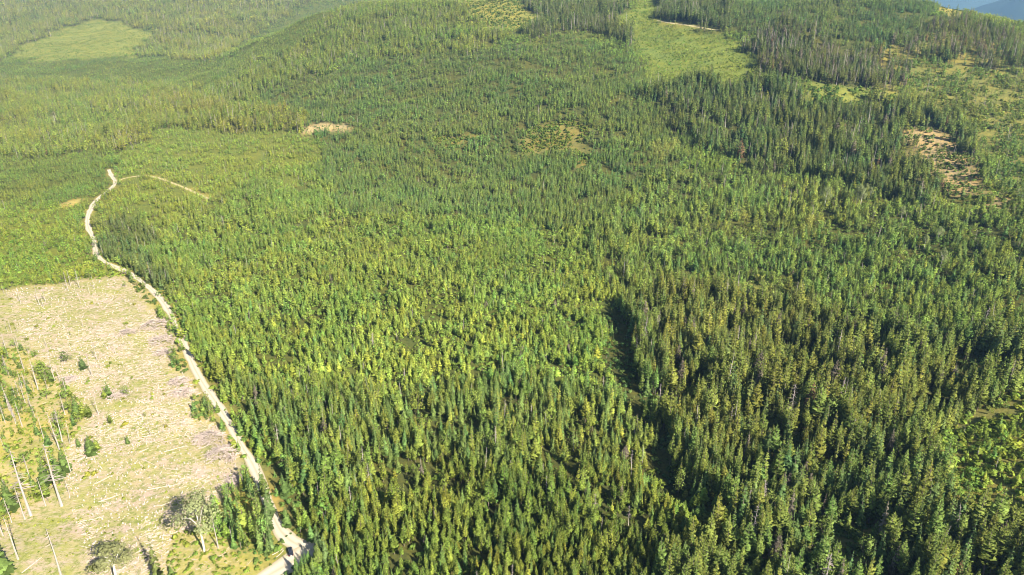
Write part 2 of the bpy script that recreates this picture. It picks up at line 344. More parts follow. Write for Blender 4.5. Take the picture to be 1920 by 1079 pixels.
def bark_mat(name, c1, c2, scale=(3, 3, .6)):
    m, nt, out = mat(name)
    tc = N(nt, 'ShaderNodeTexCoord'); mp = N(nt, 'ShaderNodeMapping'); mp.inputs['Scale'].default_value = scale
    nz = N(nt, 'ShaderNodeTexNoise'); nz.inputs['Scale'].default_value = 2.0; nz.inputs['Detail'].default_value = 4
    nt.links.new(tc.outputs['Object'], mp.inputs[0]); nt.links.new(mp.outputs[0], nz.inputs[0])
    rp = N(nt, 'ShaderNodeValToRGB'); rp.color_ramp.elements[0].color = c1 + (1,); rp.color_ramp.elements[1].color = c2 + (1,)
    rp.color_ramp.elements[0].position = .35; rp.color_ramp.elements[1].position = .65
    nt.links.new(nz.outputs[0], rp.inputs[0])
    b = N(nt, 'ShaderNodeBsdfPrincipled'); b.inputs['Roughness'].default_value = .9
    nt.links.new(rp.outputs[0], b.inputs['Base Color']); nt.links.new(b.outputs[0], out.inputs[0])
    return m

M_BARK = bark_mat('conifer_bark', (.07, .052, .038), (.20, .16, .12))
M_PALE = bark_mat('pale_bark', (.32, .29, .235), (.50, .47, .41))
M_SNAG = bark_mat('weathered_wood', (.20, .172, .145), (.38, .342, .295))
M_TWIG = bark_mat('dead_twigs', (.17, .135, .12), (.30, .25, .23))

def ground_mat():
    m, nt, out = mat('ground_cover')
    geo = N(nt, 'ShaderNodeNewGeometry')
    base = N(nt, 'ShaderNodeAttribute', attribute_type='GEOMETRY', attribute_name='base')
    cut = N(nt, 'ShaderNodeAttribute', attribute_type='GEOMETRY', attribute_name='cut')
    def noise(scale, detail=4, rough=.6, off=0, stretch=None):
        mp = N(nt, 'ShaderNodeMapping'); nt.links.new(geo.outputs['Position'], mp.inputs[0]); mp.inputs['Location'].default_value = (off, off * .7, 0)
        if stretch: mp.inputs['Scale'].default_value = stretch; mp.inputs['Rotation'].default_value = (0, 0, .5)
        n = N(nt, 'ShaderNodeTexNoise'); n.inputs['Scale'].default_value = scale; n.inputs['Detail'].default_value = detail; n.inputs['Roughness'].default_value = rough
        nt.links.new(mp.outputs[0], n.inputs[0]); return n.outputs[0]
    def ramp(v, a, b):
        r = N(nt, 'ShaderNodeMapRange'); r.inputs[1].default_value = a; r.inputs[2].default_value = b; nt.links.new(v, r.inputs[0]); return r.outputs[0]
    # clear-cut litter: grey-pink slash, straw, yellow-green regrowth
    c = mixc(nt, ramp(noise(.09, 5, .65), .39, .59), (.300, .245, .132), (.235, .232, .064))
    c = mixc(nt, ramp(noise(.055, 6, .76, 40, (1, 1.8, 1)), .46, .60), c, (.345, .262, .205))
    c = mixc(nt, ramp(noise(.45, 5, .75, 90), .47, .62), c, (.150, .168, .044))
    c = mixc(nt, ramp(noise(.9, 4, .7, 17, (.5, 2.5, 1)), .55, .72), c, (.365, .30, .235))
    c = mixc(nt, ramp(noise(1.3, 3, .7, 61), .60, .75), c, (.12, .09, .05))
    f = mixc(nt, ramp(noise(.25, 5, .7, 5), .40, .65), base.outputs['Color'], mixc(nt, 1.0, base.outputs['Color'], (1.45, 1.35, 1.1), 'MULTIPLY'))
    f = mixc(nt, ramp(noise(.035, 5, .7, 140), .38, .62), f, mixc(nt, 1.0, f, (1.35, 1.15, .9), 'MULTIPLY'))
    f = mixc(nt, ramp(noise(.8, 4, .7, 33), .50, .72), f, mixc(nt, 1.0, f, (.55, .62, .6), 'MULTIPLY'))
    col = mixc(nt, cut.outputs['Fac'], f, c)
    b = N(nt, 'ShaderNodeBsdfDiffuse'); nt.links.new(col, b.inputs[0])
    bp = N(nt, 'ShaderNodeBump'); bp.inputs['Strength'].default_value = .6; bp.inputs['Distance'].default_value = .5
    nt.links.new(noise(.7, 5, .7, 70), bp.inputs['Height']); nt.links.new(bp.outputs[0], b.inputs['Normal'])
    nt.links.new(b.outputs[0], out.inputs[0])
    return m

def road_mat():
    m, nt, out = mat('gravel')
    geo = N(nt, 'ShaderNodeNewGeometry')
    ac = N(nt, 'ShaderNodeAttribute', attribute_type='GEOMETRY', attribute_name='across')
    n = N(nt, 'ShaderNodeTexNoise'); n.inputs['Scale'].default_value = .5; n.inputs['Detail'].default_value = 6; n.inputs['Roughness'].default_value = .7
    nt.links.new(geo.outputs['Position'], n.inputs[0])
    c = mixc(nt, n.outputs[0], (.36, .305, .23), (.47, .41, .325))
    # wheel tracks paler than crown and edges
    tr = math_(nt, 'ABSOLUTE', math_(nt, 'SUBTRACT', math_(nt, 'ABSOLUTE', ac.outputs['Fac']), .42))
    r = N(nt, 'ShaderNodeMapRange'); r.inputs[1].default_value = .12; r.inputs[2].default_value = .55; nt.links.new(tr, r.inputs[0])
    c = mixc(nt, math_(nt, 'MULTIPLY', r.outputs[0], .8), c, (.255, .215, .13))
    b = N(nt, 'ShaderNodeBsdfDiffuse'); nt.links.new(c, b.inputs[0]); nt.links.new(b.outputs[0], out.inputs[0])
    return m

def track_mat():
    m, nt, out = mat('track_dirt')
    geo = N(nt, 'ShaderNodeNewGeometry')
    n = N(nt, 'ShaderNodeTexNoise'); n.inputs['Scale'].default_value = .3; n.inputs['Detail'].default_value = 5
    nt.links.new(geo.outputs['Position'], n.inputs[0])
    c = mixc(nt, n.outputs[0], (.25, .215, .095), (.40, .335, .19))
    b = N(nt, 'ShaderNodeBsdfDiffuse'); nt.links.new(c, b.inputs[0]); nt.links.new(b.outputs[0], out.inputs[0])
    return m

def plain(name, col, rough=.5, metal=0.0, emit=None):
    m, nt, out = mat(name)
    b = N(nt, 'ShaderNodeBsdfPrincipled'); b.inputs['Base Color'].default_value = col + (1,); b.inputs['Roughness'].default_value = rough; b.inputs['Metallic'].default_value = metal
    tc = N(nt, 'ShaderNodeTexCoord'); nz = N(nt, 'ShaderNodeTexNoise'); nz.inputs['Scale'].default_value = 6; nz.inputs['Detail'].default_value = 3
    nt.links.new(tc.outputs['Object'], nz.inputs[0])
    c = mixc(nt, nz.outputs[0], tuple(v * .85 for v in col), tuple(min(1, v * 1.15) for v in col)); nt.links.new(c, b.inputs['Base Color'])
    nt.links.new(b.outputs[0], out.inputs[0])
    return m

# ------------------------------------------------------------------ mesh helpers
class MB:
    def __init__(self): self.v = []; self.f = []; self.mi = []; self.var = []
    def face(self, pts, mi=0, var=1.0):
        b = len(self.v); self.v += [tuple(p) for p in pts]; self.f.append(tuple(range(b, b + len(pts)))); self.mi.append(mi); self.var.append(var)
    def tube(self, pts, radii, n=5, mi=0, var=1.0, cap=True):
        rings = []
        for k, (p, r) in enumerate(zip(pts, radii)):
            a = Vector(pts[min(k + 1, len(pts) - 1)]) - Vector(pts[max(k - 1, 0)])
            a = a.normalized() if a.length > 1e-9 else Vector((0, 0, 1))
            u = a.cross(Vector((0.31, 0.95, 0.05))); u.normalize(); w = a.cross(u)
            b = len(self.v)
            for i in range(n):
                t = 2 * math.pi * i / n
                q = Vector(p) + (u * math.cos(t) + w * math.sin(t)) * r
                self.v.append(tuple(q))
            rings.append(b)
        for a, b in zip(rings[:-1], rings[1:]):
            for i in range(n):
                j = (i + 1) % n
                self.f.append((a + i, a + j, b + j, b + i)); self.mi.append(mi); self.var.append(var)
        if cap:
            self.f.append(tuple(rings[-1] + i for i in range(n))); self.mi.append(mi); self.var.append(var)
            self.f.append(tuple(rings[0] + n - 1 - i for i in range(n))); self.mi.append(mi); self.var.append(var)
    def box(self, lo, hi, mi=0):
        x0, y0, z0 = lo; x1, y1, z1 = hi
        b = len(self.v)
        self.v += [(x0, y0, z0), (x1, y0, z0), (x1, y1, z0), (x0, y1, z0), (x0, y0, z1), (x1, y0, z1), (x1, y1, z1), (x0, y1, z1)]
        for q in ((0, 3, 2, 1), (4, 5, 6, 7), (0, 1, 5, 4), (1, 2, 6, 5), (2, 3, 7, 6), (3, 0, 4, 7)):
            self.f.append(tuple(b + i for i in q)); self.mi.append(mi); self.var.append(1.0)
    def mesh(self, name, mats, smooth=False, bend=None):
        # bend: height of the crown's middle; leaves face outward and their normals lean with the crown's surface
        me = bpy.data.meshes.new(name)
        nrm = None
        if bend is not None:
            nrm = []
            for i, f in enumerate(self.f):
                p = [Vector(self.v[k]) for k in f]
                n = (p[1] - p[0]).cross(p[2] - p[0])
                n = n.normalized() if n.length > 1e-12 else Vector((0, 0, 1))
                c = sum(p, Vector()) / len(p)
                if self.mi[i] == 0:
                    r = Vector((c.x, c.y, (c.z - bend) * .30 + .03))
                    r = r.normalized() if r.length > 1e-6 else Vector((0, 0, 1))
                    if n.dot(r) < 0: n = -n; self.f[i] = tuple(reversed(f))
                    n = (n * .70 + r * .65 + Vector((0, 0, .12))).normalized()
                nrm += [n[:]] * len(f)
        me.from_pydata(self.v, [], self.f)
        for m in mats: me.materials.append(m)
        me.polygons.foreach_set('material_index', self.mi)
        a = me.attributes.new('var', 'FLOAT', 'FACE'); a.data.foreach_set('value', self.var)
        if nrm:
            me.polygons.foreach_set('use_smooth', [True] * len(self.f))
            me.normals_split_custom_set(nrm)
        if smooth: me.polygons.foreach_set('use_smooth', [True] * len(self.f))
        me.update()
        return me

def link(name, me, parent=None, loc=None):
    o = bpy.data.objects.new(name, me); C.objects.link(o)
    if parent: o.parent = parent
    if loc is not None: o.location = loc
    return o

def tag(o, label=None, cat=None, group=None, kind=None):
    if label: o['label'] = label
    if cat: o['category'] = cat
    if group: o['group'] = group
    if kind: o['kind'] = kind
    return o

# ------------------------------------------------------------------ the road
ROAD_PX = [(204, 319), (209, 330), (216, 342), (206, 356), (192, 366), (178, 379), (169, 394), (164, 412), (166, 428), (174, 445), (178, 462), (182, 478),
           (196, 492), (218, 502), (242, 512), (264, 527), (286, 546), (306, 568), (321, 592), (334, 620), (347, 650), (362, 685), (380, 718), (402, 750),
           (422, 782), (440, 812), (456, 842), (474, 872), (489, 905), (501, 940), (513, 970), (527, 996), (548, 1016), (575, 1030)]
SPUR_PX = [(578, 1034), (560, 1046), (538, 1060), (515, 1074), (485, 1092), (440, 1118)]
EAST_PX = [(570, 1028), (580, 1031), (592, 1034)]
FAR_PX = [(1232, 38), (1262, 44), (1290, 48), (1318, 53), (1348, 57)]
TRACK_PX = [(216, 342), (238, 334), (270, 330), (300, 335), (330, 346), (355, 356), (392, 374)]

def smooth_path(pts, step=3.0):
    P = np.array(pts, float)
    out = []
    for i in range(len(P) - 1):
        p0 = P[max(i - 1, 0)]; p1 = P[i]; p2 = P[i + 1]; p3 = P[min(i + 2, len(P) - 1)]
        n = max(2, int(np.linalg.norm(p2 - p1) / step))
        for k in range(n):
            t = k / n
            out.append(.5 * ((2 * p1) + (-p0 + p2) * t + (2 * p0 - 5 * p1 + 4 * p2 - p3) * t * t + (-p0 + 3 * p1 - 3 * p2 + p3) * t ** 3))
    out.append(P[-1])
    return np.array(out)

def path_world(px):
    w = unproject([p[0] for p in px], [p[1] for p in px])
    return smooth_path(w[:, :2])

ROADS = [(path_world(ROAD_PX), 2.9, 1.0), (path_world(SPUR_PX), 2.7, 1.0), (path_world(EAST_PX), 2.7, 1.0), (path_world(TRACK_PX), 1.6, 1.0), (path_world(FAR_PX), 1.5, 1.0)]
RP = np.vstack([r[0] for r in ROADS])

def road_dist(x, y):
    """distance to the nearest road point (far values clipped to 40)"""
    d = np.full(x.shape, 40.0)
    bb = (x > RP[:, 0].min() - 40) & (x < RP[:, 0].max() + 40) & (y > RP[:, 1].min() - 40) & (y < RP[:, 1].max() + 40)
    qx, qy = x[bb], y[bb]; dd = np.full(qx.shape, 1600.0)
    for p in RP[::2]:
        dd = np.minimum(dd, (qx - p[0]) ** 2 + (qy - p[1]) ** 2)
    d[bb] = np.sqrt(dd)
    return d

def ground_r(x, y, rd=None):
    """ground with the road bed smoothed into it"""
    x = np.asarray(x, float); y = np.asarray(y, float)
    if rd is None: rd = road_dist(np.atleast_1d(x), np.atleast_1d(y)).reshape(np.shape(x))
    f = np.clip((rd - 4.5) / 5, 0, 1)
    return relief(x, y) + (fbm(x, y, 22, 9) - 0.5) * 1.6 * f + (f - 1) * .10

# ------------------------------------------------------------------ ground sheet
NR, NCOL = 760, 560
t = np.linspace(0, 1, NR)
YR = -320 + (np.exp(t * math.log(14500 / 55.0)) - 1) * 55.0 + 60 * t     # rows widen with distance
uu = np.linspace(-1, 1, NCOL)
Yg, Ug = np.meshgrid(YR, uu, indexing='ij')
Xg = Ug * (Yg + 620) * 0.92
xs, ys = Xg.ravel(), Yg.ravel()
rd = road_dist(xs, ys)
zs = ground_r(xs, ys, rd)
gpx, gpy, gd = project(xs, ys, zs)
gcls = classify_soft(xs, ys, gpx, gpy, gd)
gcls[gd < 60] = len(STANDS)
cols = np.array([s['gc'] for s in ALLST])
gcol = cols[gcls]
cutm = np.array([1.0 if s['name'] == 'clear_cut' else (0.45 if s['name'] in ('cut_scrub', 'cut_grass') else 0.0) for s in ALLST])[gcls]
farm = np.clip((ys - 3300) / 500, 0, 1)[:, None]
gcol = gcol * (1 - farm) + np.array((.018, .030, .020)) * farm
verge = np.clip(1 - (rd - 2.6) / (1.2 + 4.2 * vnoise(xs, ys, 24, 61)), 0, 1)
vn = fbm(xs, ys, 9, 21)
vcol = np.where((vn > .5)[:, None], np.array((0.23, 0.195, 0.08)), np.array((0.12, 0.14, 0.038)))
gcol = gcol * (1 - verge[:, None]) + vcol * verge[:, None]
cutm = cutm * (1 - verge)
def blur(a):
    a = a.reshape(NR, NCOL, -1)
    for _ in range(2):
        a[1:-1, 1:-1] = (a[1:-1, 1:-1] * 2 + a[:-2, 1:-1] + a[2:, 1:-1] + a[1:-1, :-2] + a[1:-1, 2:]) / 6
    return a.reshape(NR * NCOL, -1)
gcol = blur(gcol); cutm = blur(cutm)[:, 0]
me = bpy.data.meshes.new('ground')
idx = np.arange(NR * NCOL).reshape(NR, NCOL)
quads = np.stack([idx[:-1, :-1], idx[:-1, 1:], idx[1:, 1:], idx[1:, :-1]], -1).reshape(-1, 4)
me.vertices.add(NR * NCOL); me.vertices.foreach_set('co', np.stack([xs, ys, zs], 1).ravel())
me.loops.add(quads.size); me.loops.foreach_set('vertex_index', quads.ravel())
me.polygons.add(len(quads)); me.polygons.foreach_set('loop_start', np.arange(0, quads.size, 4)); me.polygons.foreach_set('loop_total', np.full(len(quads), 4))
me.polygons.foreach_set('use_smooth', np.ones(len(quads), bool))
me.update(); me.validate()
a = me.attributes.new('base', 'FLOAT_COLOR', 'POINT'); a.data.foreach_set('color', np.hstack([gcol, np.ones((len(gcol), 1))]).astype(np.float32).ravel())
a = me.attributes.new('cut', 'FLOAT', 'POINT'); a.data.foreach_set('value', cutm.astype(np.float32))
me.materials.append(ground_mat())
go = link('ground', me)
tag(go, 'forest hillsides with a pale clear-cut and bare gaps between the trees', 'ground', kind='structure')

M_ROAD = road_mat()
JN = unproject([568], [1030])[0]
def ribbon(name, path, half, lift, label):
    P = path; T = np.gradient(P, axis=0); T /= np.linalg.norm(T, axis=1)[:, None] + 1e-9
    Nn = np.stack([-T[:, 1], T[:, 0]], 1)
    K = 7; u = np.linspace(-1, 1, K)
    edge = 1 + (vnoise(P[:, 0], P[:, 1], 7, 3) - .5) * .55 + (vnoise(P[:, 0], P[:, 1], 31, 4) - .5) * .5
    if name == 'road': half = half + 2.2 * np.clip(1 - np.hypot(P[:, 0] - JN[0], P[:, 1] - JN[1]) / 26, 0, 1)
    V = P[:, None, :] + Nn[:, None, :] * (u[None, :, None] * (half * edge)[:, None, None])
    x, y = V[..., 0].ravel(), V[..., 1].ravel()
    z = relief(x, y) - .10 + lift
    me = bpy.data.meshes.new(name)
    ii = np.arange(len(P) * K).reshape(len(P), K)
    q = np.stack([ii[:-1, :-1], ii[1:, :-1], ii[1:, 1:], ii[:-1, 1:]], -1).reshape(-1, 4)
    me.from_pydata(np.stack([x, y, z], 1).tolist(), [], q.tolist())
    a = me.attributes.new('across', 'FLOAT', 'POINT'); a.data.foreach_set('value', np.tile(u, len(P)).astype(np.float32))
    me.materials.append(M_ROAD if name == 'road' else track_mat())
    o = link(name, me); tag(o, label, 'road', kind='structure')
    return o
ribbon('road', ROADS[0][0], 2.25, .16, 'long pale gravel road curving up along the clear-cut')
ribbon('road', ROADS[1][0], 2.5, .164, 'short pale gravel spur leaving the junction beside the parked car')
ribbon('road', ROADS[2][0], 2.3, .168, 'short gravel stub running into the trees right of the junction')
ribbon('track', ROADS[3][0], 1.9, .172, 'faint yellowish track branching right from the far end of the road')

ribbon('track', ROADS[4][0], 1.9, .16, 'thin pale track under the far pines above the green meadow')

# ------------------------------------------------------------------ tree meshes (unit height, unit crown radius scaled apart)
def conifer_crown(mb, rng, kind, whorls, per, base, mi=0, rad=.16):
    """needle sprays: folded blades set round the stem in whorls"""
    for w in range(whorls):
        t = (w + rng.uniform(-.3, .3)) / whorls
        t = min(max(t, 0), .985)
        z = base + (1 - base) * t
        if kind == 'pine': prof = (1 - t ** 1.35) ** .80 * (.62 + .38 * min(1, t * 5))
        elif kind == 'larch': prof = (1 - t) ** .8 * (.8 + .2 * min(1, t * 6))
        else: prof = (1 - t) ** .85
        r0 = rad * max(prof, .10)
        a0 = rng.uniform(0, 6.28)
        n = max(3, int(round(per * (.55 + .45 * prof))))
        for k in range(n):
            if rng.random() < .10: continue
            a = a0 + 6.283 * (k + rng.uniform(-.35, .35)) / n
            r = r0 * rng.uniform(.62, 1.18)
            ca, sa = math.cos(a), math.sin(a)
            if kind == 'pine': rise = r * rng.uniform(-.05, .55)
            elif kind == 'larch': rise = r * rng.uniform(-.35, .15)
            else: rise = -r * rng.uniform(.15, .65)
            hw = r * rng.uniform(.26, .44) + .006
            var = rng.uniform(.62, 1.36)
            zz = z + rng.uniform(-.012, .012)
            root = Vector((ca * r * .08, sa * r * .08, zz))
            tip = Vector((ca * r, sa * r, zz + rise))
            mid = root.lerp(tip, rng.uniform(.5, .68)) + Vector((0, 0, r * .10))
            side = Vector((-sa, ca, 0)) * hw
            dn = Vector((0, 0, -hw * rng.uniform(.35, .8)))
            mb.face((root, mid + side + dn, tip), mi, var)
            mb.face((root, tip, mid - side + dn), mi, var * rng.uniform(.85, 1.15))
            if kind == 'pine':
                # upturned tuft at the spray's end
                up = Vector((ca * r * .1, sa * r * .1, r * rng.uniform(.25, .5)))
                q = root.lerp(tip, .72)
                mb.face((q + side * .6, q - side * .6, q + up), mi, var * 1.08)
    # leader
    for k in range(3):
        a = 2.094 * k + rng.random()
        mb.face((Vector((math.cos(a) * .012, math.sin(a) * .012, .93)), Vector((math.cos(a + 1.9) * .012, math.sin(a + 1.9) * .012, .93)), Vector((0, 0, 1.0))), mi, rng.uniform(.8, 1.2))

def trunk_tube(mb, rng, top=.97, r=.012, mi=0, n=5, crook=.008):
    k = 5
    pts = [(rng.uniform(-crook, crook) if i else 0, rng.uniform(-crook, crook) if i else 0, (-.02 if i == 0 else top * i / (k - 1))) for i in range(k)]
    mb.tube(pts, [r * (1 - .86 * i / (k - 1)) * (1.25 if i == 0 else 1) for i in range(k)], n, mi)

def leaf_ball(mb, rng, centre, rad, n, size, mi=0, flat=1.0):
    for _ in range(n):
        d = Vector((rng.gauss(0, 1), rng.gauss(0, 1), rng.gauss(0, 1)))
        d.normalize()
        rr = rng.random() ** .45
        p = Vector(centre) + Vector((d.x * rad[0], d.y * rad[1], d.z * rad[2])) * rr
        nrm = (d + Vector((rng.uniform(-.7, .7), rng.uniform(-.7, .7), rng.uniform(-.3, .9)))).normalized()
        u = nrm.cross(Vector((rng.uniform(-1, 1), rng.uniform(-1, 1), rng.uniform(-1, 1)))); 
        if u.length < 1e-3: continue
        u.normalize(); w = nrm.cross(u)
        s = size * rng.uniform(.6, 1.35)
        var = rng.uniform(.7, 1.32)
        mb.face((p + u * s, p + w * s * rng.uniform(.5, .9), p - u * s * rng.uniform(.6, 1), p - w * s * rng.uniform(.5, .9)), mi, var)

def broadleaf_crown(mb, rng, n, size, base=.34, mi=0, spread=.24):
    clumps = 7
    for c in range(clumps):
        t = (c + .5) / clumps
        z = base + (1 - base) * (.12 + .76 * t)
        rr = spread * math.sin(math.pi * min(1, .22 + .72 * t)) * .75
        a = c * 2.4 + rng.uniform(-.4, .4)
        ce = (math.cos(a) * rr * rng.uniform(.5, 1), math.sin(a) * rr * rng.uniform(.5, 1), z)
        rad = spread * rng.uniform(.40, .62)
        leaf_ball(mb, rng, ce, (rad, rad, rad * .9 + .02), n // clumps, size, mi)

def broadleaf_trunk(mb, rng, base=.34, r=.013, mi=0, spread=.24):
    fork = base + .06
    mb.tube([(0, 0, -.02), (rng.uniform(-.01, .01), rng.uniform(-.01, .01), fork * .5), (0, 0, fork)], [r * 1.25, r, r * .85], 6, mi)
    for k in range(4):
        a = 1.571 * k + rng.uniform(-.4, .4); s = spread * rng.uniform(.35, .75)
        mb.tube([(0, 0, fork - .01), (math.cos(a) * s * .5, math.sin(a) * s * .5, fork + .20), (math.cos(a) * s, math.sin(a) * s, rng.uniform(.68, .9))], [r * .7, r * .45, r * .15], 4, mi)

def snag_twigs(mb, rng, n, lo=.3, length=.07, mi=0, brown=False):
    for _ in range(n):
        z = rng.uniform(lo, .97); a = rng.uniform(0, 6.28)
        l = length * (1.15 - .75 * (z - lo) / (1 - lo)) * rng.uniform(.5, 1.3)
        mb.tube([(0, 0, z), (math.cos(a) * l, math.sin(a) * l, z - l * rng.uniform(-.1, .4))], [.0042, .0014], 3, mi, rng.uniform(.8, 1.2), cap=False)

def shrub_mesh(mb, rng, n, size, mi=0):
    for c in range(4):
        a = c * 1.7 + rng.uniform(-.5, .5); r = .32 * rng.random()
        leaf_ball(mb, rng, (math.cos(a) * r, math.sin(a) * r, rng.uniform(.3, .55)), (.40, .40, .38), n // 4, size, mi)

RNG = random.Random(5)
def mk(name, fn, mats):
    mb = MB(); fn(mb); return mb.mesh(name, mats, bend=(.45 if mats[0] is M_LEAF else None))

PARTS = {k: [] for k in KINDS}          # near meshes as (trunk, crown, extra)
STUFF = {k: dict(near=[], mid=[], far=[]) for k in KINDS}
for i in range(10):
    for kind, rad, per, wh, base in (('pine', .150, 8, 13, .24), ('spruce', .165, 9, 16, .08), ('larch', .150, 8, 13, .12)):
        rad_ = rad * RNG.uniform(.78, 1.28); base_ = base * RNG.uniform(.4, 1.6)
        cm = mk(kind + '_crown', lambda mb: conifer_crown(mb, RNG, kind, wh, per, base_, 0, rad_), [M_LEAF])
        tm = mk(kind + '_trunk', lambda mb: trunk_tube(mb, RNG), [M_BARK])
        PARTS[kind].append((tm, cm))
        def both(mb, w, p, tr=True):
            conifer_crown(mb, RNG, kind, w, p, base_, 0, rad_)
            if tr: trunk_tube(mb, RNG, mi=1, n=4)
        STUFF[kind]['near'].append(mk(kind + '_near', lambda mb: both(mb, wh, per), [M_LEAF, M_BARK]))
        STUFF[kind]['mid'].append(mk(kind + '_mid', lambda mb: both(mb, 9, 6), [M_LEAF, M_BARK]))
        if i < 7: STUFF[kind]['far'].append(mk(kind + '_far', lambda mb: both(mb, 6, 5, i % 2 == 0), [M_LEAF, M_BARK]))
    b = (.42, .38, .12, .16, .10, .14, .2, .08, .12, .18)[i]; spd = RNG.uniform(.20, .28)
    cm = mk('broadleaf_crown', lambda mb: broadleaf_crown(mb, RNG, 1800 if i < 2 else 330, .0145 if i < 2 else .026, b, 0, spd), [M_LEAF])
    tm = mk('broadleaf_trunk', lambda mb: broadleaf_trunk(mb, RNG, b, .012, 0, spd), [M_PALE if i < 2 else M_BARK])
    PARTS['broadleaf'].append((tm, cm))
    def bl(mb, n, s, tr=True):
        broadleaf_crown(mb, RNG, n, s, b, 0, spd)
        if tr: broadleaf_trunk(mb, RNG, b, .013, 1, spd)
    if i > 1: STUFF['broadleaf']['near'].append(mk('broadleaf_near', lambda mb: bl(mb, 260, .030), [M_LEAF, M_BARK]))
    if i > 1: STUFF['broadleaf']['mid'].append(mk('broadleaf_mid', lambda mb: bl(mb, 110, .045), [M_LEAF, M_BARK]))
    if i > 1: STUFF['broadleaf']['far'].append(mk('broadleaf_far', lambda mb: bl(mb, 56, .062), [M_LEAF, M_BARK]))
    top = RNG.uniform(.93, 1.0); nt_ = RNG.randint(16, 64)
    tm = mk('dead_trunk', lambda mb: trunk_tube(mb, RNG, top, .0135, 0, 6, .005), [M_SNAG])
    cm = mk('dead_twigs', lambda mb: snag_twigs(mb, RNG, nt_, RNG.uniform(.25, .6), RNG.uniform(.045, .10)), [M_TWIG])
    PARTS['dead'].append((tm, cm))
    def sn(mb, n, r):
        trunk_tube(mb, RNG, 1.0, r, 0, 4, .012)
        if n: snag_twigs(mb, RNG, n, .3, .08, 1)
    STUFF['dead']['near'].append(mk('dead_near', lambda mb: sn(mb, nt_, .0125), [M_SNAG, M_TWIG]))
    STUFF['dead']['mid'].append(mk('dead_mid', lambda mb: sn(mb, nt_ // 2, .0135), [M_SNAG, M_TWIG]))
    if i < 4: STUFF['dead']['far'].append(mk('dead_far', lambda mb: sn(mb, nt_ // 3, .015), [M_SNAG, M_TWIG]))
    sm = mk('shrub_crown', lambda mb: shrub_mesh(mb, RNG, 120, .13), [M_LEAF])
    STUFF['shrub']['near'].append(sm)
    STUFF['shrub']['mid'].append(mk('shrub_mid', lambda mb: shrub_mesh(mb, RNG, 48, .19), [M_LEAF]))
    if i < 4: STUFF['shrub']['far'].append(mk('shrub_far', lambda mb: shrub_mesh(mb, RNG, 24, .27), [M_LEAF]))

# red-brown dying crowns reuse the pine crowns with a brown tint
BASE_TINT = dict(pine=(.126, .163, .040), spruce=(.089, .130, .044), larch=(.155, .188, .043), broadleaf=(.130, .178, .046), dead=(.3, .27, .23), shrub=(.140, .165, .036))

# ------------------------------------------------------------------ where every tree stands
def candidates(y0, y1, cell, seed):
    r = np.random.RandomState(seed)
    hw = y1 * 0.95 + 120
    nx = int(2 * hw / cell); ny = int((y1 - y0) / cell)
    ix, iy = np.meshgrid(np.arange(nx), np.arange(ny))
    x = (ix + r.rand(ny, nx)) * cell - hw + (iy % 2) * cell * .5
    y = y0 + (iy + r.rand(ny, nx)) * cell
    x, y = x.ravel(), y.ravel()
    z = ground(x, y)
    px, py, d = project(x, y, z)
    ok = (d > 60) & (px > -230) & (px < 2150) & (py < 1290) & (py > -60)
    return x[ok], y[ok], z[ok], px[ok], py[ok], d[ok]

names = NAMES
T = []
for (y0, y1, cell, seed) in ((115, 520, 2.0, 1), (520, 1000, 2.4, 2), (1000, 1700, 3.0, 3), (1700, 3700, 4.6, 4)):
    x, y, z, px, py, d = candidates(y0, y1, cell, seed)
    cls = classify_soft(x, y, px, py, d)
    spc = np.array([s['sp'] for s in ALLST])[cls] * .88
    dens = (cell / spc) ** 2
    grow = np.maximum(1, cell / spc) ** .8
    gap = fbm(x, y, 13, 31, 2)
    prob = np.clip(dens, 0, 1) * np.clip(.26 + (gap - .33) * 3.9, .10, 1.3)
    keep = rs.rand(len(x)) < prob
    rdist = road_dist(x, y)
    keep &= rdist > np.where(y > 850, 5.0, 2.9) + rs.rand(len(x)) ** 2 * 4
    # hidden ground: a ray from the camera passing well below the relief
    vis = np.ones(len(x), bool)
    for k in np.linspace(.35, .97, 22):
        hz = relief(x * k, y * k); rz = CAM_H + (z + 22 - CAM_H) * k
        vis &= rz > hz
    keep &= vis
    m = keep
    n = m.sum()
    x, y, z, px, py, d, cls, grow = x[m], y[m], z[m], px[m], py[m], d[m], cls[m], grow[m]
    cum = np.cumsum(np.array([s['mix'] for s in ALLST]), axis=1)
    # species follow patches as well as chance
    u = rs.rand(n) + (fbm(x, y, 34, 83) - .5) * .5; u = np.where(u < 0, -u, u); u = np.where(u >= 1, 1.9999 - u, u)
    kind = (u[:, None] > cum[cls]).sum(1).clip(0, 5)
    h = np.array([s['h'] for s in ALLST])[cls] + np.array([s['hsd'] for s in ALLST])[cls] * np.clip(rs.randn(n), -2, 2.4)
    h = np.maximum(h, 1.0) * (0.72 + .56 * fbm(x, y, 38, 77, 3))
    h = np.where(kind == 5, np.minimum(1.0 + 1.6 * rs.rand(n) ** 1.5, h), h)
    h = np.where(kind == 3, h * .88, h)
    h = np.where(kind == 4, h * (.75 + .6 * rs.rand(n)) * np.where(names[cls] == 'cut_scrub', 1.8, 1), h)
    wd = h * np.where(h < 7, 1.35, 1.0) * (.72 + .62 * rs.rand(n)) * grow * np.array([s['w'] for s in ALLST])[cls]
    slope = np.isin(np.array([s['name'] for s in ALLST])[cls], ['bright_slope', 'open_slope', 'shrub_slope', 'meadow_strip', 'rocky_patch', 'yellow_gap', 'hill_clearing'])
    h = np.where((kind == 5) & slope, 1.6 + 2.6 * rs.rand(n) ** 1.6, h)
    wd = np.where(kind == 5, h * (.85 + .6 * rs.rand(n)), wd)
    T.append(np.stack([x, y, z, px, py, d, cls, kind, h, wd], 1))
T = np.vstack(T)

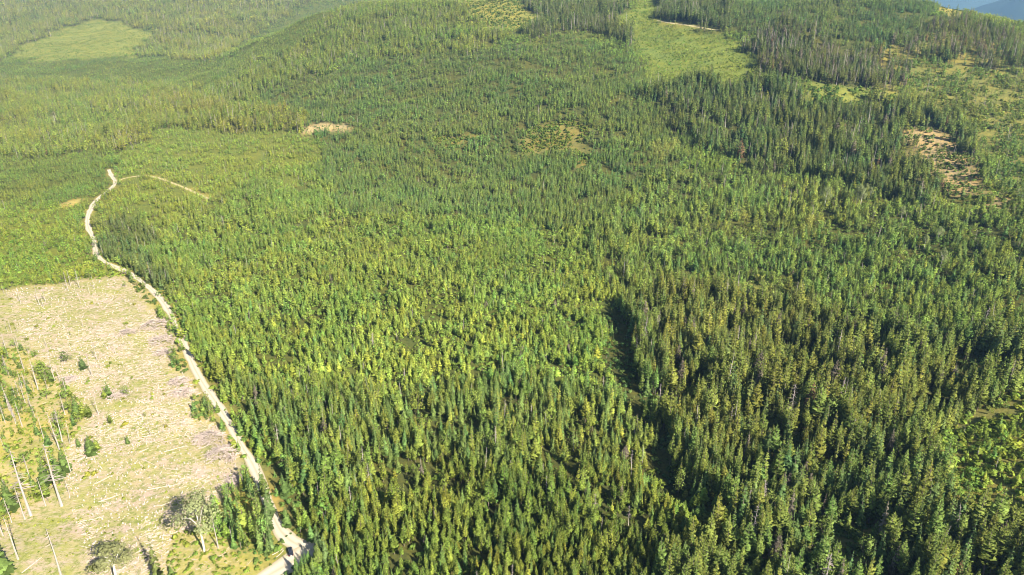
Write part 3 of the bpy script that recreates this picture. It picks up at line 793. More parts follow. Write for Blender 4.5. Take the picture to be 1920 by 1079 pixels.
# undergrowth and rough tufts in the near ground
def scatter_low(n, ylo, yhi, seed):
    r = np.random.RandomState(seed)
    y = ylo + (yhi - ylo) * r.rand(n); x = (r.rand(n) * 2 - 1) * (y * .95 + 90)
    z = ground(x, y); px, py, d = project(x, y, z)
    ok = (d > 60) & (px > -200) & (px < 2120) & (py < 1250)
    return [v[ok] for v in (x, y, z, px, py, d)]
x, y, z, px, py, d = scatter_low(60000, 120, 620, 8)
cls = classify(px, py)
names = np.array([s['name'] for s in ALLST])
incut = np.isin(names[cls], ['clear_cut'])
wet = np.isin(names[cls], ['cut_scrub', 'cut_grass', 'junction', 'road_copse'])
pat = fbm(x, y, 18, 55)
keep = np.where(incut, (rs.rand(len(x)) < np.clip((pat - .40) * 2.6, .04, .8)), np.where(wet | (names[cls] == 'tall_pines'), rs.rand(len(x)) < .9, rs.rand(len(x)) < .4)) & (road_dist(x, y) > 3.6)
x, y, z, px, py, d, cls, incut, wet = [v[keep] for v in (x, y, z, px, py, d, cls, incut, wet)]
n = len(x)
h = np.where(incut, .35 + .5 * rs.rand(n) ** 2, np.where(wet, .5 + 1.1 * rs.rand(n) ** 2, .8 + 1.8 * rs.rand(n)))
LOW = np.stack([x, y, z, px, py, d, cls, np.full(n, 5), h, h * (1.0 + .9 * rs.rand(n))], 1)
T = np.vstack([T, LOW])

# colour of each tree
n = len(T)
kind = T[:, 7].astype(int); cls = T[:, 6].astype(int)
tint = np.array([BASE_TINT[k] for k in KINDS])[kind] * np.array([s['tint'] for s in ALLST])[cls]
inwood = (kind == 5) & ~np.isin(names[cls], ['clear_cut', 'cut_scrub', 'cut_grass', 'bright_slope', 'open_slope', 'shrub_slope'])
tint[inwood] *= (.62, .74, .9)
br = (.78 + .44 * rs.rand(n)) * (.82 + .36 * fbm(T[:, 0], T[:, 1], 45, 19))
tint *= br[:, None]
hue = rs.randn(n) * .085 + (fbm(T[:, 0], T[:, 1], 55, 29) - .5) * .45
tint[:, 0] *= np.clip(1 + hue, .70, 1.22); tint[:, 2] *= np.clip(1 - hue * .5, .7, 1.3)
dying = (kind <= 1) & (rs.rand(n) < np.where(np.isin(names[cls], ['knoll_pines', 'crest_pines']), .16, np.where(np.isin(names[cls], ['tall_pines', 'dark_pines', 'far_wood']), .022, .004)))
dm = dying & (rs.rand(n) < .88)
tint[dm] = np.array((.135, .115, .085)) * (.8 + .4 * rs.rand(dm.sum()))[:, None]
rm = dying & ~dm
tint[rm] = np.array((.15, .095, .05)) * (.8 + .4 * rs.rand(rm.sum()))[:, None]

# ------------------------------------------------------------------ single trees (those that show largest), the rest as woods
size_px = T[:, 8] / T[:, 5]
inframe = (T[:, 3] > 4) & (T[:, 3] < 1916)
topx, topy, _ = project(T[:, 0], T[:, 1], T[:, 2] + T[:, 8])
inframe &= (topy < 1060) & (topy > 0)
LIMIT = 298
ROOT_NAME = dict(pine='pine_tree', spruce='spruce_tree', larch='larch_tree', broadleaf='broadleaf_tree', dead='dead_tree')
CAT = dict(pine='pine tree', spruce='spruce tree', larch='larch tree', broadleaf='broadleaf tree', dead='dead tree')
WORD = dict(pine='pine', spruce='spruce', larch='larch', broadleaf='leafy tree', dead='bare dead trunk')
GROUP = dict(pine='pines standing in the near forest', spruce='spruces standing in the near forest', larch='larches standing in the near forest',
             broadleaf='leafy trees standing in the near forest', dead='dead trunks standing in the near forest')
USED = {k: [] for k in KINDS}           # explicit things are counted first

def plant(kind, p, h, w, rot, col, label, group, variant=None, tilt=(0, 0)):
    if kind == 'broadleaf' and variant is None: variant = RNG.randrange(2, 10)
    tm, cm = PARTS[kind][variant if variant is not None else RNG.randrange(len(PARTS[kind]))]
    o = bpy.data.objects.new(ROOT_NAME[kind], None); C.objects.link(o)
    o.empty_display_size = .5
    o.location = p; o.rotation_euler = (tilt[0], tilt[1], rot); o.scale = (w, w, h)
    tag(o, label, CAT[kind], group)
    a = bpy.data.objects.new('trunk', tm); C.objects.link(a); a.parent = o
    b = bpy.data.objects.new('twigs' if kind == 'dead' else 'crown', cm); C.objects.link(b); b.parent = o
    b['tint'] = [float(c) for c in col]
    if kind == 'dead': b['kind'] = 'stuff'
    return o

EXPLICIT_COUNT = {k: 0 for k in KINDS}
def px_tree(kind, bx, by, ty, label, group, w=1.0, col=None, variant=None, tx=None):
    b = unproject([bx], [by])[0]
    h = max(2.0, float(height_to(b, ty)))
    tilt = (0, 0)
    if tx is not None:
        top = np.array([b[0], b[1], b[2] + h]); qx, qy, d = project(*top)
        dx = (tx - qx) * d / F_PX
        tilt = (0, float(math.atan2(dx, h)))
    c = np.array(col if col else BASE_TINT[kind]) * RNG.uniform(.9, 1.1)
    EXPLICIT_COUNT[kind] += 1
    return plant(kind, b, h, h * w, RNG.uniform(0, 6.28) if tx is None else 0, c, label, group, variant, tilt)

exec_later = []
# --- bare trunks left on the clear-cut: (base x, base y, top y, words)
SNAGS = [
    (116, 949, 832, 'tallest pale bare trunk on the clear-cut, at the scrub edge'),
    (114, 1078, 988, 'lone thin bare trunk on open clear-cut at the bottom edge'),
    (34, 1049, 968, 'thin pale bare trunk leaning above yellow scrub near the bottom left corner'),
    (58, 967, 842, 'tall pinkish bare trunk with a dead top inside the left scrub'),
    (47, 974, 912, 'thick white bare trunk at the lower corner of the left scrub'),
    (22, 980, 934, 'short grey bare trunk below the left scrub, near the left edge'),
    (6, 1005, 950, 'bright white trunk stub cut by the left edge of the picture'),
    (86, 949, 893, 'grey bare trunk just left of the tallest pale trunk'),
    (131, 930, 898, 'short pale stub just right of the tallest pale trunk'),
    (58, 902, 852, 'white broken trunk in the middle of the yellow left scrub'),
    (133, 886, 836, 'pale trunk rising among ragged small conifers right of the scrub'),
    (217, 664, 634, 'thin bare trunk alone on the open middle of the clear-cut'),
    (232, 690, 672, 'short bare pole alone right of the middle of the clear-cut'),
    (156, 614, 586, 'thin bare trunk alone on the upper part of the clear-cut'),
    (182, 676, 640, 'bare trunk with a feathery top left of the lone middle trunk'),
    (172, 704, 662, 'pale split trunk beside a dark small spruce on the clear-cut'),
    (191, 696, 676, 'short stub beside the pale split trunk on the clear-cut'),
    (103, 714, 664, 'bright pale trunk with a dark shadow above the left scrub'),
    (112, 716, 684, 'thin leaning pole beside the bright pale trunk above the scrub'),
    (88, 652, 622, 'forked bare trunk at the top of the left scrub'),
    (44, 692, 652, 'grey trunk in the cluster at the upper left of the scrub'),
    (72, 731, 668, 'tall thin pale trunk in the upper part of the left scrub'),
    (64, 735, 712, 'short thin stub next to the tall thin pale trunk in the scrub'),
    (42, 728, 694, 'white trunk in the pale bundle of trunks in the left scrub'),
    (48, 726, 696, 'thin white trunk on the right of the pale bundle in the scrub'),
    (51, 732, 700, 'greyish trunk at the foot of the pale bundle in the left scrub'),
    (48, 758, 716, 'bright trunk beside a dark shadow below the pale bundle'),
    (36, 742, 712, 'short bright stub left of the dark shadow in the left scrub'),
    (18, 770, 720, 'bright trunk near the left edge in the middle of the scrub'),
    (24, 782, 738, 'second bright trunk near the left edge in the scrub'),
    (42, 800, 752, 'long pinkish trunk crossing the middle of the left scrub'),
    (10, 794, 758, 'short pale trunk beside the left edge in the scrub'),
    (66, 784, 756, 'thin trunk at the right of the middle of the left scrub'),
    (89, 730, 704, 'white stub with a broken top right of the tall thin pale trunk'),
    (122, 778, 736, 'thin dark based trunk beside the grove of small conifers'),
    (185, 778, 736, 'thin trunk with a dark side right of the small conifer grove'),
    (14, 664, 622, 'pale trunk at the left edge above the scrub'),
    (22, 624, 596, 'thin grey trunk in the group near the left edge of the clear-cut'),
    (14, 622, 600, 'dark thin trunk in the group near the left edge of the clear-cut'),
    (33, 624, 606, 'short trunk right of the group near the left edge of the clear-cut'),
    (32, 655, 630, 'grey feathery trunk between the left group and the scrub'),
    (74, 572, 534, 'left trunk of the tall pair on the upper clear-cut'),
    (82, 577, 546, 'right trunk of the tall pair on the upper clear-cut'),
    (86, 568, 538, 'thin trunk behind the tall pair on the upper clear-cut'),
    (39, 569, 540, 'bare trunk with a leaning shadow at the upper left clear-cut'),
    (8, 552, 534, 'pale trunk at the top left corner of the clear-cut'),
    (14, 556, 538, 'thin trunk beside the pale one at the top left clear-cut corner'),
    (128, 546, 508, 'slanting trunk on the upper border of the clear-cut'),
    (133, 537, 506, 'thin bare trunk on the border just right of the slanting one'),
    (149, 540, 504, 'tall thin bare trunk on the upper border of the clear-cut'),
    (177, 542, 512, 'bare trunk at the right end of the upper clear-cut border'),
    (168, 550, 528, 'short bare trunk below the upper clear-cut border'),
    (200, 556, 542, 'small bare pole on open ground at the upper right clear-cut'),
    (151, 568, 546, 'feathery bare trunk below the middle of the upper border'),
    (283, 817, 786, 'thin bare trunk near the slash on the right of the clear-cut'),
    (258, 812, 798, 'small bare stub left of the slash piles on the clear-cut'),
    (409, 1027, 970, 'straight white trunk among the small trees beside the big aspen'),
    (437, 1022, 985, 'thin pale trunk in the copse between clear-cut and road'),
    (186, 820, 802, 'short stub between small conifers right of the scrub'),
    (103, 800, 772, 'thin trunk in yellow shrubs at the right of the scrub'),
]
for (bx, by, ty, lab) in SNAGS:
    px_tree('dead', bx, by, ty, lab, 'bare trunks left standing on the clear-cut', w=1.25)
# --- pale trunks and aspens that stand out in the forest
for (bx, by, ty, lab, tx) in [
    (1758, 1037, 984, 'leaning white trunk in the forest near the bottom right corner', 1784),
    (1888, 1035, 1010, 'short pale trunk in dark trees at the lower right corner', None),
    (1393, 1040, 990, 'white bare tree with a forked top near the bottom of the forest', None),
    (1412, 1022, 975, 'white bare tree just right of the forked one near the bottom', 1420),
    (1806, 820, 800, 'white leaning stub at the edge of the bright right slope', 1810),
    (1640, 862, 815, 'grey purple dead tree in the tall pines on the right', None),
    (1566, 845, 805, 'grey dead tree in the middle of the tall pines', None),
    (1690, 890, 868, 'leaning grey trunk in the tall pines left of the bright slope', 1700),
    (660, 962, 912, 'grey dead spruce beside the road trees near the bottom', None),
    (687, 1008, 975, 'white bare trunk above the forest right of the road junction', None),
    (641, 840, 796, 'grey dead top above the trees right of the lower road', None),
    (1018, 900, 868, 'bright pale trunk among the lower central trees', None),
    (1075, 845, 820, 'pale bare trunk high in the lower central trees', None),
    (1230, 640, 590, 'pale bare trunk in the shaded gully', None),
    (996, 800, 758, 'bright bare trunk in the middle of the central stand', None),
    (564, 720, 690, 'pale bare trunk in the yellow stand', None),
    (581, 707, 682, 'thin bare trunk right of the pale one in the yellow stand', None),
    (648, 716, 696, 'broken pale trunk with a dark hole beside it in the yellow stand', None),
    (10, 396, 374, 'pale tall trunk in young trees at the left edge', None),
]:
    px_tree('dead', bx, by, ty, lab, 'pale dead trunks showing in the forest', w=1.15, tx=tx)
for (bx, by, ty, lab) in [
    (1545, 392, 348, 'slender aspen with a white stem left of the aspen clump'),
    (1604, 390, 345, 'left aspen of the white stemmed clump in the mixed wood'),
    (1612, 392, 350, 'second aspen of the white stemmed clump in the mixed wood'),
    (1620, 372, 344, 'tallest crowned aspen in the white stemmed clump'),
    (1630, 376, 350, 'right aspen of the white stemmed clump in the mixed wood'),
    (1688, 415, 385, 'pale stemmed aspen below the rocky patch'),
    (1757, 455, 425, 'pale stemmed aspen right of the mixed wood middle'),
    (1732, 468, 440, 'twin stemmed aspen in the right mixed wood'),
    (1762, 506, 466, 'broad crowned aspen in the right mixed wood'),
    (1575, 330, 305, 'aspen with a short white stem in dark pines'),
]:
    px_tree('broadleaf', bx, by, ty, lab, 'aspens in the wood on the right', w=1.0, col=(.15, .175, .075), variant=bx % 2)

px_tree('broadleaf', 384, 1035, 922, 'large solitary aspen with a white trunk on the clear-cut', 'leafy trees on the clear-cut', w=1.08, col=(.19, .21, .098), variant=1)
px_tree('broadleaf', 222, 1092, 1024, 'low wide leafy tree with bare branches at the bottom of the clear-cut', 'leafy trees on the clear-cut', w=2.1, col=(.165, .17, .075), variant=0)
px_tree('spruce', 298, 1090, 1004, 'slim ragged spruce at the bottom edge of the clear-cut', 'small conifers on the clear-cut', w=.62, col=(.11, .13, .04))
px_tree('spruce', 156, 692, 664, 'small dark spruce beside the pale split trunk', 'small conifers on the clear-cut', w=1.7)
px_tree('broadleaf', 124, 680, 657, 'round dark green bush alone above the yellow patch', 'leafy trees on the clear-cut', w=1.9, col=(.09, .125, .035))
for (bx, by, ty, k, lab) in [
    (205, 745, 716, 'spruce', 'dark pointed spruce right of the clear-cut grove'),
    (197, 748, 728, 'larch', 'yellow green young larch left of the dark pointed spruce'),
    (237, 742, 722, 'broadleaf', 'bright green bush right of the dark pointed spruce'),
    (136, 778, 745, 'larch', 'left bright larch of the clear-cut grove'),
    (146, 780, 742, 'spruce', 'middle spruce of the clear-cut grove'),
    (158, 784, 748, 'larch', 'yellow larch at the right of the clear-cut grove'),
    (168, 785, 756, 'pine', 'small pine at the right end of the clear-cut grove'),
    (128, 772, 752, 'pine', 'small pine at the left end of the clear-cut grove'),
    (208, 796, 776, 'pine', 'small pine below the clear-cut grove, right side'),
    (112, 798, 768, 'broadleaf', 'green bush below the clear-cut grove'),
    (148, 838, 818, 'spruce', 'small dark spruce below the clear-cut grove'),
    (172, 852, 814, 'spruce', 'ragged spruce with a bare stem right of the scrub'),
    (183, 846, 820, 'larch', 'pale larch beside the ragged spruce right of the scrub'),
    (240, 832, 814, 'spruce', 'lone small spruce on the open clear-cut near the slash'),
    (88, 910, 862, 'spruce', 'ragged dark spruce left of the tallest bare trunk'),
    (112, 898, 850, 'spruce', 'sparse spruce with drooping branches at the scrub edge'),
    (124, 884, 838, 'spruce', 'feathery spruce at the right of the scrub'),
    (72, 940, 898, 'larch', 'yellow larch at the foot of the left scrub'),
    (90, 940, 905, 'pine', 'green pine at the lower right of the left scrub'),
    (20, 955, 900, 'spruce', 'dark spruce at the left edge below the scrub'),
    (10, 1079, 1015, 'spruce', 'dark spruce cut by the bottom left corner'),
    (234, 538, 526, 'broadleaf', 'small green bush at the upper right corner of the clear-cut'),
    (322, 1079, 1060, 'spruce', 'tiny dark spruce at the bottom of the clear-cut grass'),
]:
    px_tree(k, bx, by, ty, lab, 'leafy trees on the clear-cut' if k == 'broadleaf' else 'small conifers on the clear-cut', w=1.5, col=tuple(np.array(BASE_TINT[k]) * (1.15, 1.15, .9)))

for (bx, by, ty, k, lab) in [
    (494, 926, 868, 'spruce', 'tall spruce leaning over the lower road, farthest of its row'),
    (501, 948, 888, 'pine', 'tall pine hiding the lower road, second of its row'),
    (506, 966, 906, 'spruce', 'dark spruce hiding the lower road, third of its row'),
    (478, 950, 896, 'broadleaf', 'bright leafy tree left of the row hiding the road'),
    (505, 992, 930, 'spruce', 'dark spruce beside the lower road above the junction'),
    (488, 985, 922, 'pine', 'full pine behind the dark spruce above the junction'),
    (496, 1020, 962, 'broadleaf', 'bushy bright tree left of the parked car'),
    (510, 1032, 985, 'spruce', 'pointed spruce just left of the pale logs by the car'),
    (600, 1046, 985, 'spruce', 'dark spruce closing the right end of the junction'),
    (600, 1070, 1018, 'pine', 'bright pine below the right end of the junction'),
    (612, 1062, 1000, 'spruce', 'tall spruce right of the bright pine by the junction'),
]:
    px_tree(k, bx, by, ty, lab, 'leafy trees beside the lower road' if k == 'broadleaf' else 'conifers beside the lower road', w=.95)

# --- the rest of the near trees, one by one
HUE = lambda c: ('yellow green' if c[0] > c[1] * .93 else 'bluish green' if c[2] > c[1] * .42 else 'mid green') if c[0] < c[1] * 1.15 else 'brown needled'
PLACE = {'bottom_wood': 'in the wood right of the road junction', 'olive_stand': 'in the dense olive stand at the bottom centre', 'tall_pines': 'in the tall stand at the bottom right',
         'road_copse': 'in the copse between clear-cut and road', 'bright_slope': 'on the bright shrubby slope at the right edge', 'mixed_wood': 'in the mixed wood on the right',
         'gully': 'in the shaded gully left of the tall stand', 'yellow_stand': 'in the yellow green stand right of the road', 'cut_scrub': 'in the scrub at the left of the clear-cut',
         'clear_cut': 'on the open clear-cut', 'cut_copse': 'in a small copse beside the road', 'cut_grass': 'on the rough grass below the big aspen', 'mid_wood': 'in the central green wood',
         'road_pines': 'in the row along the upper road', 'dark_pines': 'in the dark stand below the meadow', 'young_light': 'in the light young stand at the left'}
taken = np.zeros(len(T), bool)
todo = []
DIRS = ['right of', 'below right of', 'below', 'below left of', 'left of', 'above left of', 'above', 'above right of']
for k in ('pine', 'spruce', 'larch', 'broadleaf', 'dead'):
    ki = KINDS.index(k)
    cand = np.where((kind == ki) & inframe & (T[:, 8] > 2.5))[0]
    cand = cand[np.argsort(-size_px[cand])][:max(0, LIMIT - EXPLICIT_COUNT[k])]
    taken[cand] = True
    for j in cand:
        r = T[j]
        st = ALLST[int(r[6])]
        todo.append((k, j, st))
MARKS = [(544, 1035, 'the parked car'), (575, 1030, 'the road junction'), (384, 990, 'the big white aspen'), (1770, 1010, 'the leaning white trunk'), (1400, 1010, 'the two white bare trees'),
         (1855, 880, 'the bright shrubby slope'), (1200, 700, 'the shaded gully'), (1615, 368, 'the white aspen clump'), (1770, 300, 'the rocky patch'), (648, 705, 'the yellow stand middle'),
         (1018, 885, 'the pale lower central trunk'), (660, 935, 'the grey roadside spruce'), (996, 780, 'the bare central trunk'), (960, 1079, 'the bottom edge centre'), (1240, 1079, 'the bottom of the gully'),
         (1640, 840, 'the grey dead pine'), (1566, 825, 'the grey middle snag'), (1745, 485, 'the pale aspens at right'), (470, 850, 'the lower road bend'), (350, 650, 'the middle of the road'),
         (220, 450, 'the upper road'), (80, 860, 'the scrub on the clear-cut'), (1620, 1079, 'the bottom of the tall stand'), (1420, 800, 'the tall stand middle'), (1906, 600, 'the right edge'),
         (1290, 230, 'the dark stand left end'), (1480, 270, 'the dark stand middle'), (1640, 280, 'the dark stand right part'), (1580, 185, 'the small meadow strip'), (1480, 90, 'the brown knoll'), (1310, 110, 'the bright far meadow'), (1880, 230, 'the open slope'), (1200, 400, 'the left of the mixed wood'), (1540, 480, 'the mixed wood middle'),
         (800, 1000, 'the olive stand'), (1375, 410, 'the pale bush clump'), (1460, 545, 'the pale leafy patch')]
by_label = {}
for (k, j, st) in todo:
    r = T[j]
    mx, my = r[3], .5 * (r[4] + topy[j])
    dd, w = min((math.hypot(mx - a, my - b), (a, b, nm)) for a, b, nm in MARKS)
    ang = math.atan2(my - w[1], mx - w[0])
    where = ('just ' if dd < 45 else '' if dd < 100 else 'well ') + DIRS[int(round(ang / (math.pi / 4))) % 8] + ' ' + w[2]
    sz = 'tall' if r[8] > st['h'] + .6 * st['hsd'] else 'short' if r[8] < st['h'] - .6 * st['hsd'] else 'middling'
    wdt = r[9] / r[8]
    shape = '' if k == 'dead' else 'narrow ' if wdt < .95 else 'broad ' if wdt > 1.1 else ''
    lab = f"{sz} {shape}{'' if k == 'dead' else HUE(tint[j]) + ' '}{WORD[k]} {where}"
    by_label.setdefault(lab, []).append((r[3], k, j))
for lab, rows in by_label.items():
    rows.sort()
    for q, (_, k, j) in enumerate(rows):
        l2 = lab
        if len(rows) == 2: l2 = lab + ', ' + ('left', 'right')[q] + ' one'
        elif len(rows) == 3: l2 = lab + ', ' + ('left', 'middle', 'right')[q] + ' one'
        if len(l2.replace(',', '').split()) > 16: l2 = lab
        r = T[j]
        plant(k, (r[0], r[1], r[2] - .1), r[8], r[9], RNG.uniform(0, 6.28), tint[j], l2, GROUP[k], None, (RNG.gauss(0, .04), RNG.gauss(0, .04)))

def scatter(name, meshes, mask, label, cat, lod=None):
    P = T[mask]; n = len(P)
    hold = bpy.data.collections.new(name + '_shapes')
    order = []
    for lodname in ('near', 'mid', 'far'):
        for i, m_ in enumerate(meshes[lodname]):
            o = bpy.data.objects.new('%s_%03d' % (name, len(order)), m_); hold.objects.link(o); order.append(lodname)
    nn, nm, nf = (len(meshes[l]) for l in ('near', 'mid', 'far'))
    spx = P[:, 8] / P[:, 5] * F_PX
    lo = np.where(spx > 24, 0, np.where(spx > 10, 1, 2))
    rr = rs.rand(n)
    pid = np.where(lo == 0, (rr * nn).astype(int), np.where(lo == 1, nn + (rr * nm).astype(int), nn + nm + (rr * nf).astype(int)))
    me = bpy.data.meshes.new(name)
    me.vertices.add(n); me.vertices.foreach_set('co', (P[:, :3] - (0, 0, .1)).ravel())
    a = me.attributes.new('pid', 'INT', 'POINT'); a.data.foreach_set('value', pid.astype(np.int32))
    rot = np.stack([rs.randn(n) * .045, rs.randn(n) * .045, rs.rand(n) * 6.283], 1)
    a = me.attributes.new('rot', 'FLOAT_VECTOR', 'POINT'); a.data.foreach_set('vector', rot.astype(np.float32).ravel())
    a = me.attributes.new('scl', 'FLOAT_VECTOR', 'POINT'); a.data.foreach_set('vector', np.stack([P[:, 9], P[:, 9], P[:, 8]], 1).astype(np.float32).ravel())
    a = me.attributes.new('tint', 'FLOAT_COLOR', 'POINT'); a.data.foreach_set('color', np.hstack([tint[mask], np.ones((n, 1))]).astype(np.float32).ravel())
    o = link(name, me); tag(o, label, cat, kind='stuff')
    ng = bpy.data.node_groups.new(name, 'GeometryNodeTree')
    ng.interface.new_socket('Geometry', in_out='INPUT', socket_type='NodeSocketGeometry')
    ng.interface.new_socket('Geometry', in_out='OUTPUT', socket_type='NodeSocketGeometry')
    gi = ng.nodes.new('NodeGroupInput'); gout = ng.nodes.new('NodeGroupOutput')
    iop = ng.nodes.new('GeometryNodeInstanceOnPoints')
    ci = ng.nodes.new('GeometryNodeCollectionInfo'); ci.inputs['Collection'].default_value = hold
    ci.inputs['Separate Children'].default_value = True; ci.inputs['Reset Children'].default_value = True
    iop.inputs['Pick Instance'].default_value = True
    def na(attr, dt):
        q = ng.nodes.new('GeometryNodeInputNamedAttribute'); q.data_type = dt; q.inputs[0].default_value = attr
        return next(s for s in q.outputs if s.enabled and s.name == 'Attribute')
    e2r = ng.nodes.new('FunctionNodeEulerToRotation')
    ng.links.new(na('rot', 'FLOAT_VECTOR'), e2r.inputs[0])
    ng.links.new(gi.outputs[0], iop.inputs['Points'])
    ng.links.new(ci.outputs[0], iop.inputs['Instance'])
    ng.links.new(na('pid', 'INT'), iop.inputs['Instance Index'])
    ng.links.new(e2r.outputs[0], iop.inputs['Rotation'])
    ng.links.new(na('scl', 'FLOAT_VECTOR'), iop.inputs['Scale'])
    ng.links.new(iop.outputs[0], gout.inputs[0])
    md = o.modifiers.new('scatter', 'NODES'); md.node_group = ng
    return o

free = ~taken
for k, nm, lab, cat in (('pine', 'pine_forest', 'yellowish green pines massed over the slopes beyond the near trees', 'pine forest'),
                        ('spruce', 'spruce_forest', 'darker pointed spruces massed over the slopes beyond the near trees', 'spruce forest'),
                        ('larch', 'larch_forest', 'pale yellow green larches mixed through the farther forest', 'larch forest'),
                        ('broadleaf', 'broadleaf_wood', 'rounded leafy trees mixed through the farther forest', 'leafy wood'),
                        ('dead', 'dead_tree_scatter', 'grey bare trunks scattered through the farther forest', 'dead trees'),
                        ('shrub', 'undergrowth', 'low shrubs and tufts between the trees and over the clear-cut', 'shrubs')):
    m = free & (kind == KINDS.index(k))
    scatter(nm, STUFF[k], m, lab, cat)

# ------------------------------------------------------------------ slash, logs and sticks on the clear-cut
M_LOG = bark_mat('felled_wood', (.27, .225, .18), (.42, .36, .30), (2, 2, 2))
M_SLASH = bark_mat('slash_wood', (.22, .17, .145), (.44, .365, .315), (1, 1, 1))
PILES = [(292, 612, 15, 6, 'grey brown slash pile of thin poles nearest the upper road'), (305, 640, 13, 5, 'broad flattened slash pile below the uppermost one'),
         (306, 662, 8, 4, 'dark purple brown slash pile beside the roadside copse'), (336, 718, 9, 5, 'pale slash pile at the road edge above the lower copse'),
         (344, 738, 9, 5, 'darker slash pile just below the pale one at the road edge'), (393, 826, 13, 6, 'big pale slash pile near the lower road'),
         (418, 854, 13, 7, 'starry grey slash pile beside the lower road'), (240, 624, 9, 3, 'low pinkish slash heap in the upper middle of the clear-cut'),
         (132, 712, 6, 3, 'small grey slash heap right of the yellow patch'), (220, 745, 7, 2.5, 'small pinkish slash heap beside the dark pointed spruce'),
         (440, 902, 6, 4, 'dark tangled slash heap at the head of the copse')]
def ground_z(x, y): return float(ground_r(np.array([x]), np.array([y]))[0])
for (px, py, rad, n100, lab) in PILES:
    b = unproject([px], [py])[0]; bz = ground_z(b[0], b[1])
    mb = MB(); r = random.Random(px)
    hgt = rad * .30
    for _ in range(int(n100 * 32)):
        a = r.uniform(0, 6.28); q = rad * .62 * math.sqrt(r.random())
        L = r.uniform(2.0, 6.5); yaw = r.gauss(a, .9)
        zc = hgt * max(0, 1 - (q / (rad * .62)) ** 2) * r.uniform(.4, 1.1) + .2
        d = Vector((math.cos(yaw), math.sin(yaw), r.gauss(-.06, .16))) * L * .5
        cx, cy = math.cos(a) * q, math.sin(a) * q * .8
        gz = ground_z(b[0] + cx, b[1] + cy) - bz
        ce = Vector((cx, cy, zc + gz)); rr = r.uniform(.05, .16)
        mb.tube([ce - d, ce + d], [rr, rr * .6], 4, 0, r.uniform(.8, 1.2), cap=False)
    o = link('slash_pile', mb.mesh('slash_pile', [M_SLASH]), loc=(b[0], b[1], bz))
    tag(o, lab, 'slash pile', 'slash piles heaped on the clear-cut')

# single logs long enough to pick out
LOGS = [(500, 1000)]
logr = random.Random(3)
def log_mesh(L, r0):
    mb = MB(); mb.tube([(-L / 2, 0, r0 * .8), (0, logr.uniform(-.15, .15), r0 * .9), (L / 2, 0, r0 * .6)], [r0, r0 * .85, r0 * .5], 6, 0)
    for k in range(3):
        x = logr.uniform(-.1, .45) * L; a = logr.uniform(-.9, .9)
        mb.tube([(x, 0, r0), (x + .5, math.sin(a) * .6, r0 + .5 * math.cos(a))], [.05, .02], 3, 0, cap=False)
    return mb.mesh('fallen_log', [M_LOG])
LOG_MESH = [log_mesh(8, .17), log_mesh(5, .15), log_mesh(10, .19), log_mesh(4.5, .16)]
LOG_MARKS = [(116, 940, 'the tallest pale trunk'), (384, 1035, 'the big solitary aspen'), (112, 1050, 'the lone trunk at the bottom'), (222, 1070, 'the low leafy bottom tree'), (418, 854, 'the starry slash pile'), (205, 745, 'the dark pointed spruce'),
             (240, 832, 'the lone small spruce'), (217, 660, 'the lone middle bare trunk'), (156, 610, 'the lone upper bare trunk'), (78, 572, 'the tall pair of bare trunks'), (292, 612, 'the uppermost slash pile'), (283, 817, 'the trunk near the slash'),
             (336, 720, 'the pale road edge pile'), (275, 990, 'the slim ragged spruce'), (177, 542, 'the upper clear-cut border'), (172, 704, 'the pale split trunk')]
LOG_PX = [(172, 975, .45), (210, 958, .35), (300, 915, .55), (252, 1062, .4), (320, 880, .4), (390, 897, .45), (280, 868, .5), (312, 945, .4), (205, 935, .5), (185, 1030, .55), (330, 842, .35), (270, 845, .6), (195, 900, .4), (300, 770, .5), (250, 710, .2), (262, 672, .1), (240, 655, .2), (180, 620, .1), (75, 610, .2), (110, 575, .1), (225, 575, .2), (140, 640, .2), (20, 590, .1), (290, 720, .35), (60, 1060, .4)]
for i, (px, py, ya) in enumerate(LOG_PX):
    b = unproject([px], [py])[0]
    o = link('fallen_log', LOG_MESH[i % 4])
    yaw = ya + logr.gauss(0, .45)
    L = (8, 5, 10, 4.5)[i % 4]
    z0 = ground_z(b[0] - math.cos(yaw) * L / 2, b[1] - math.sin(yaw) * L / 2); z1 = ground_z(b[0] + math.cos(yaw) * L / 2, b[1] + math.sin(yaw) * L / 2)
    zm = ground_z(b[0], b[1])
    o.location = (b[0], b[1], max((z0 + z1) / 2, zm) + .02); o.rotation_euler = (0, -math.atan2(z1 - z0, L), yaw)
    dd, w_ = min((math.hypot(px - q[0], py - q[1]), q) for q in LOG_MARKS)
    where = ('just ' if dd < 28 else '') + DIRS[int(round(math.atan2(py - w_[1], px - w_[0]) / (math.pi / 4))) % 8] + ' ' + w_[2]
    tag(o, f"{('long', 'short', 'very long', 'stubby')[i % 4]} pale log lying {where}", 'log', 'fallen logs lying on the clear-cut')
# a few pale logs dumped beside the car
for i, (px, py) in enumerate([(521, 1036), (524, 1041)]):
    b = unproject([px], [py])[0]
    o = link('fallen_log', LOG_MESH[3], loc=(b[0], b[1], ground_z(b[0], b[1]) + .05)); o.rotation_euler = (0, 0, .8 + .3 * i)
    tag(o, ['pale log on the verge left of the parked car, the farther of two', 'pale log on the verge left of the parked car, the nearer of two'][i], 'log', 'logs beside the parked car')

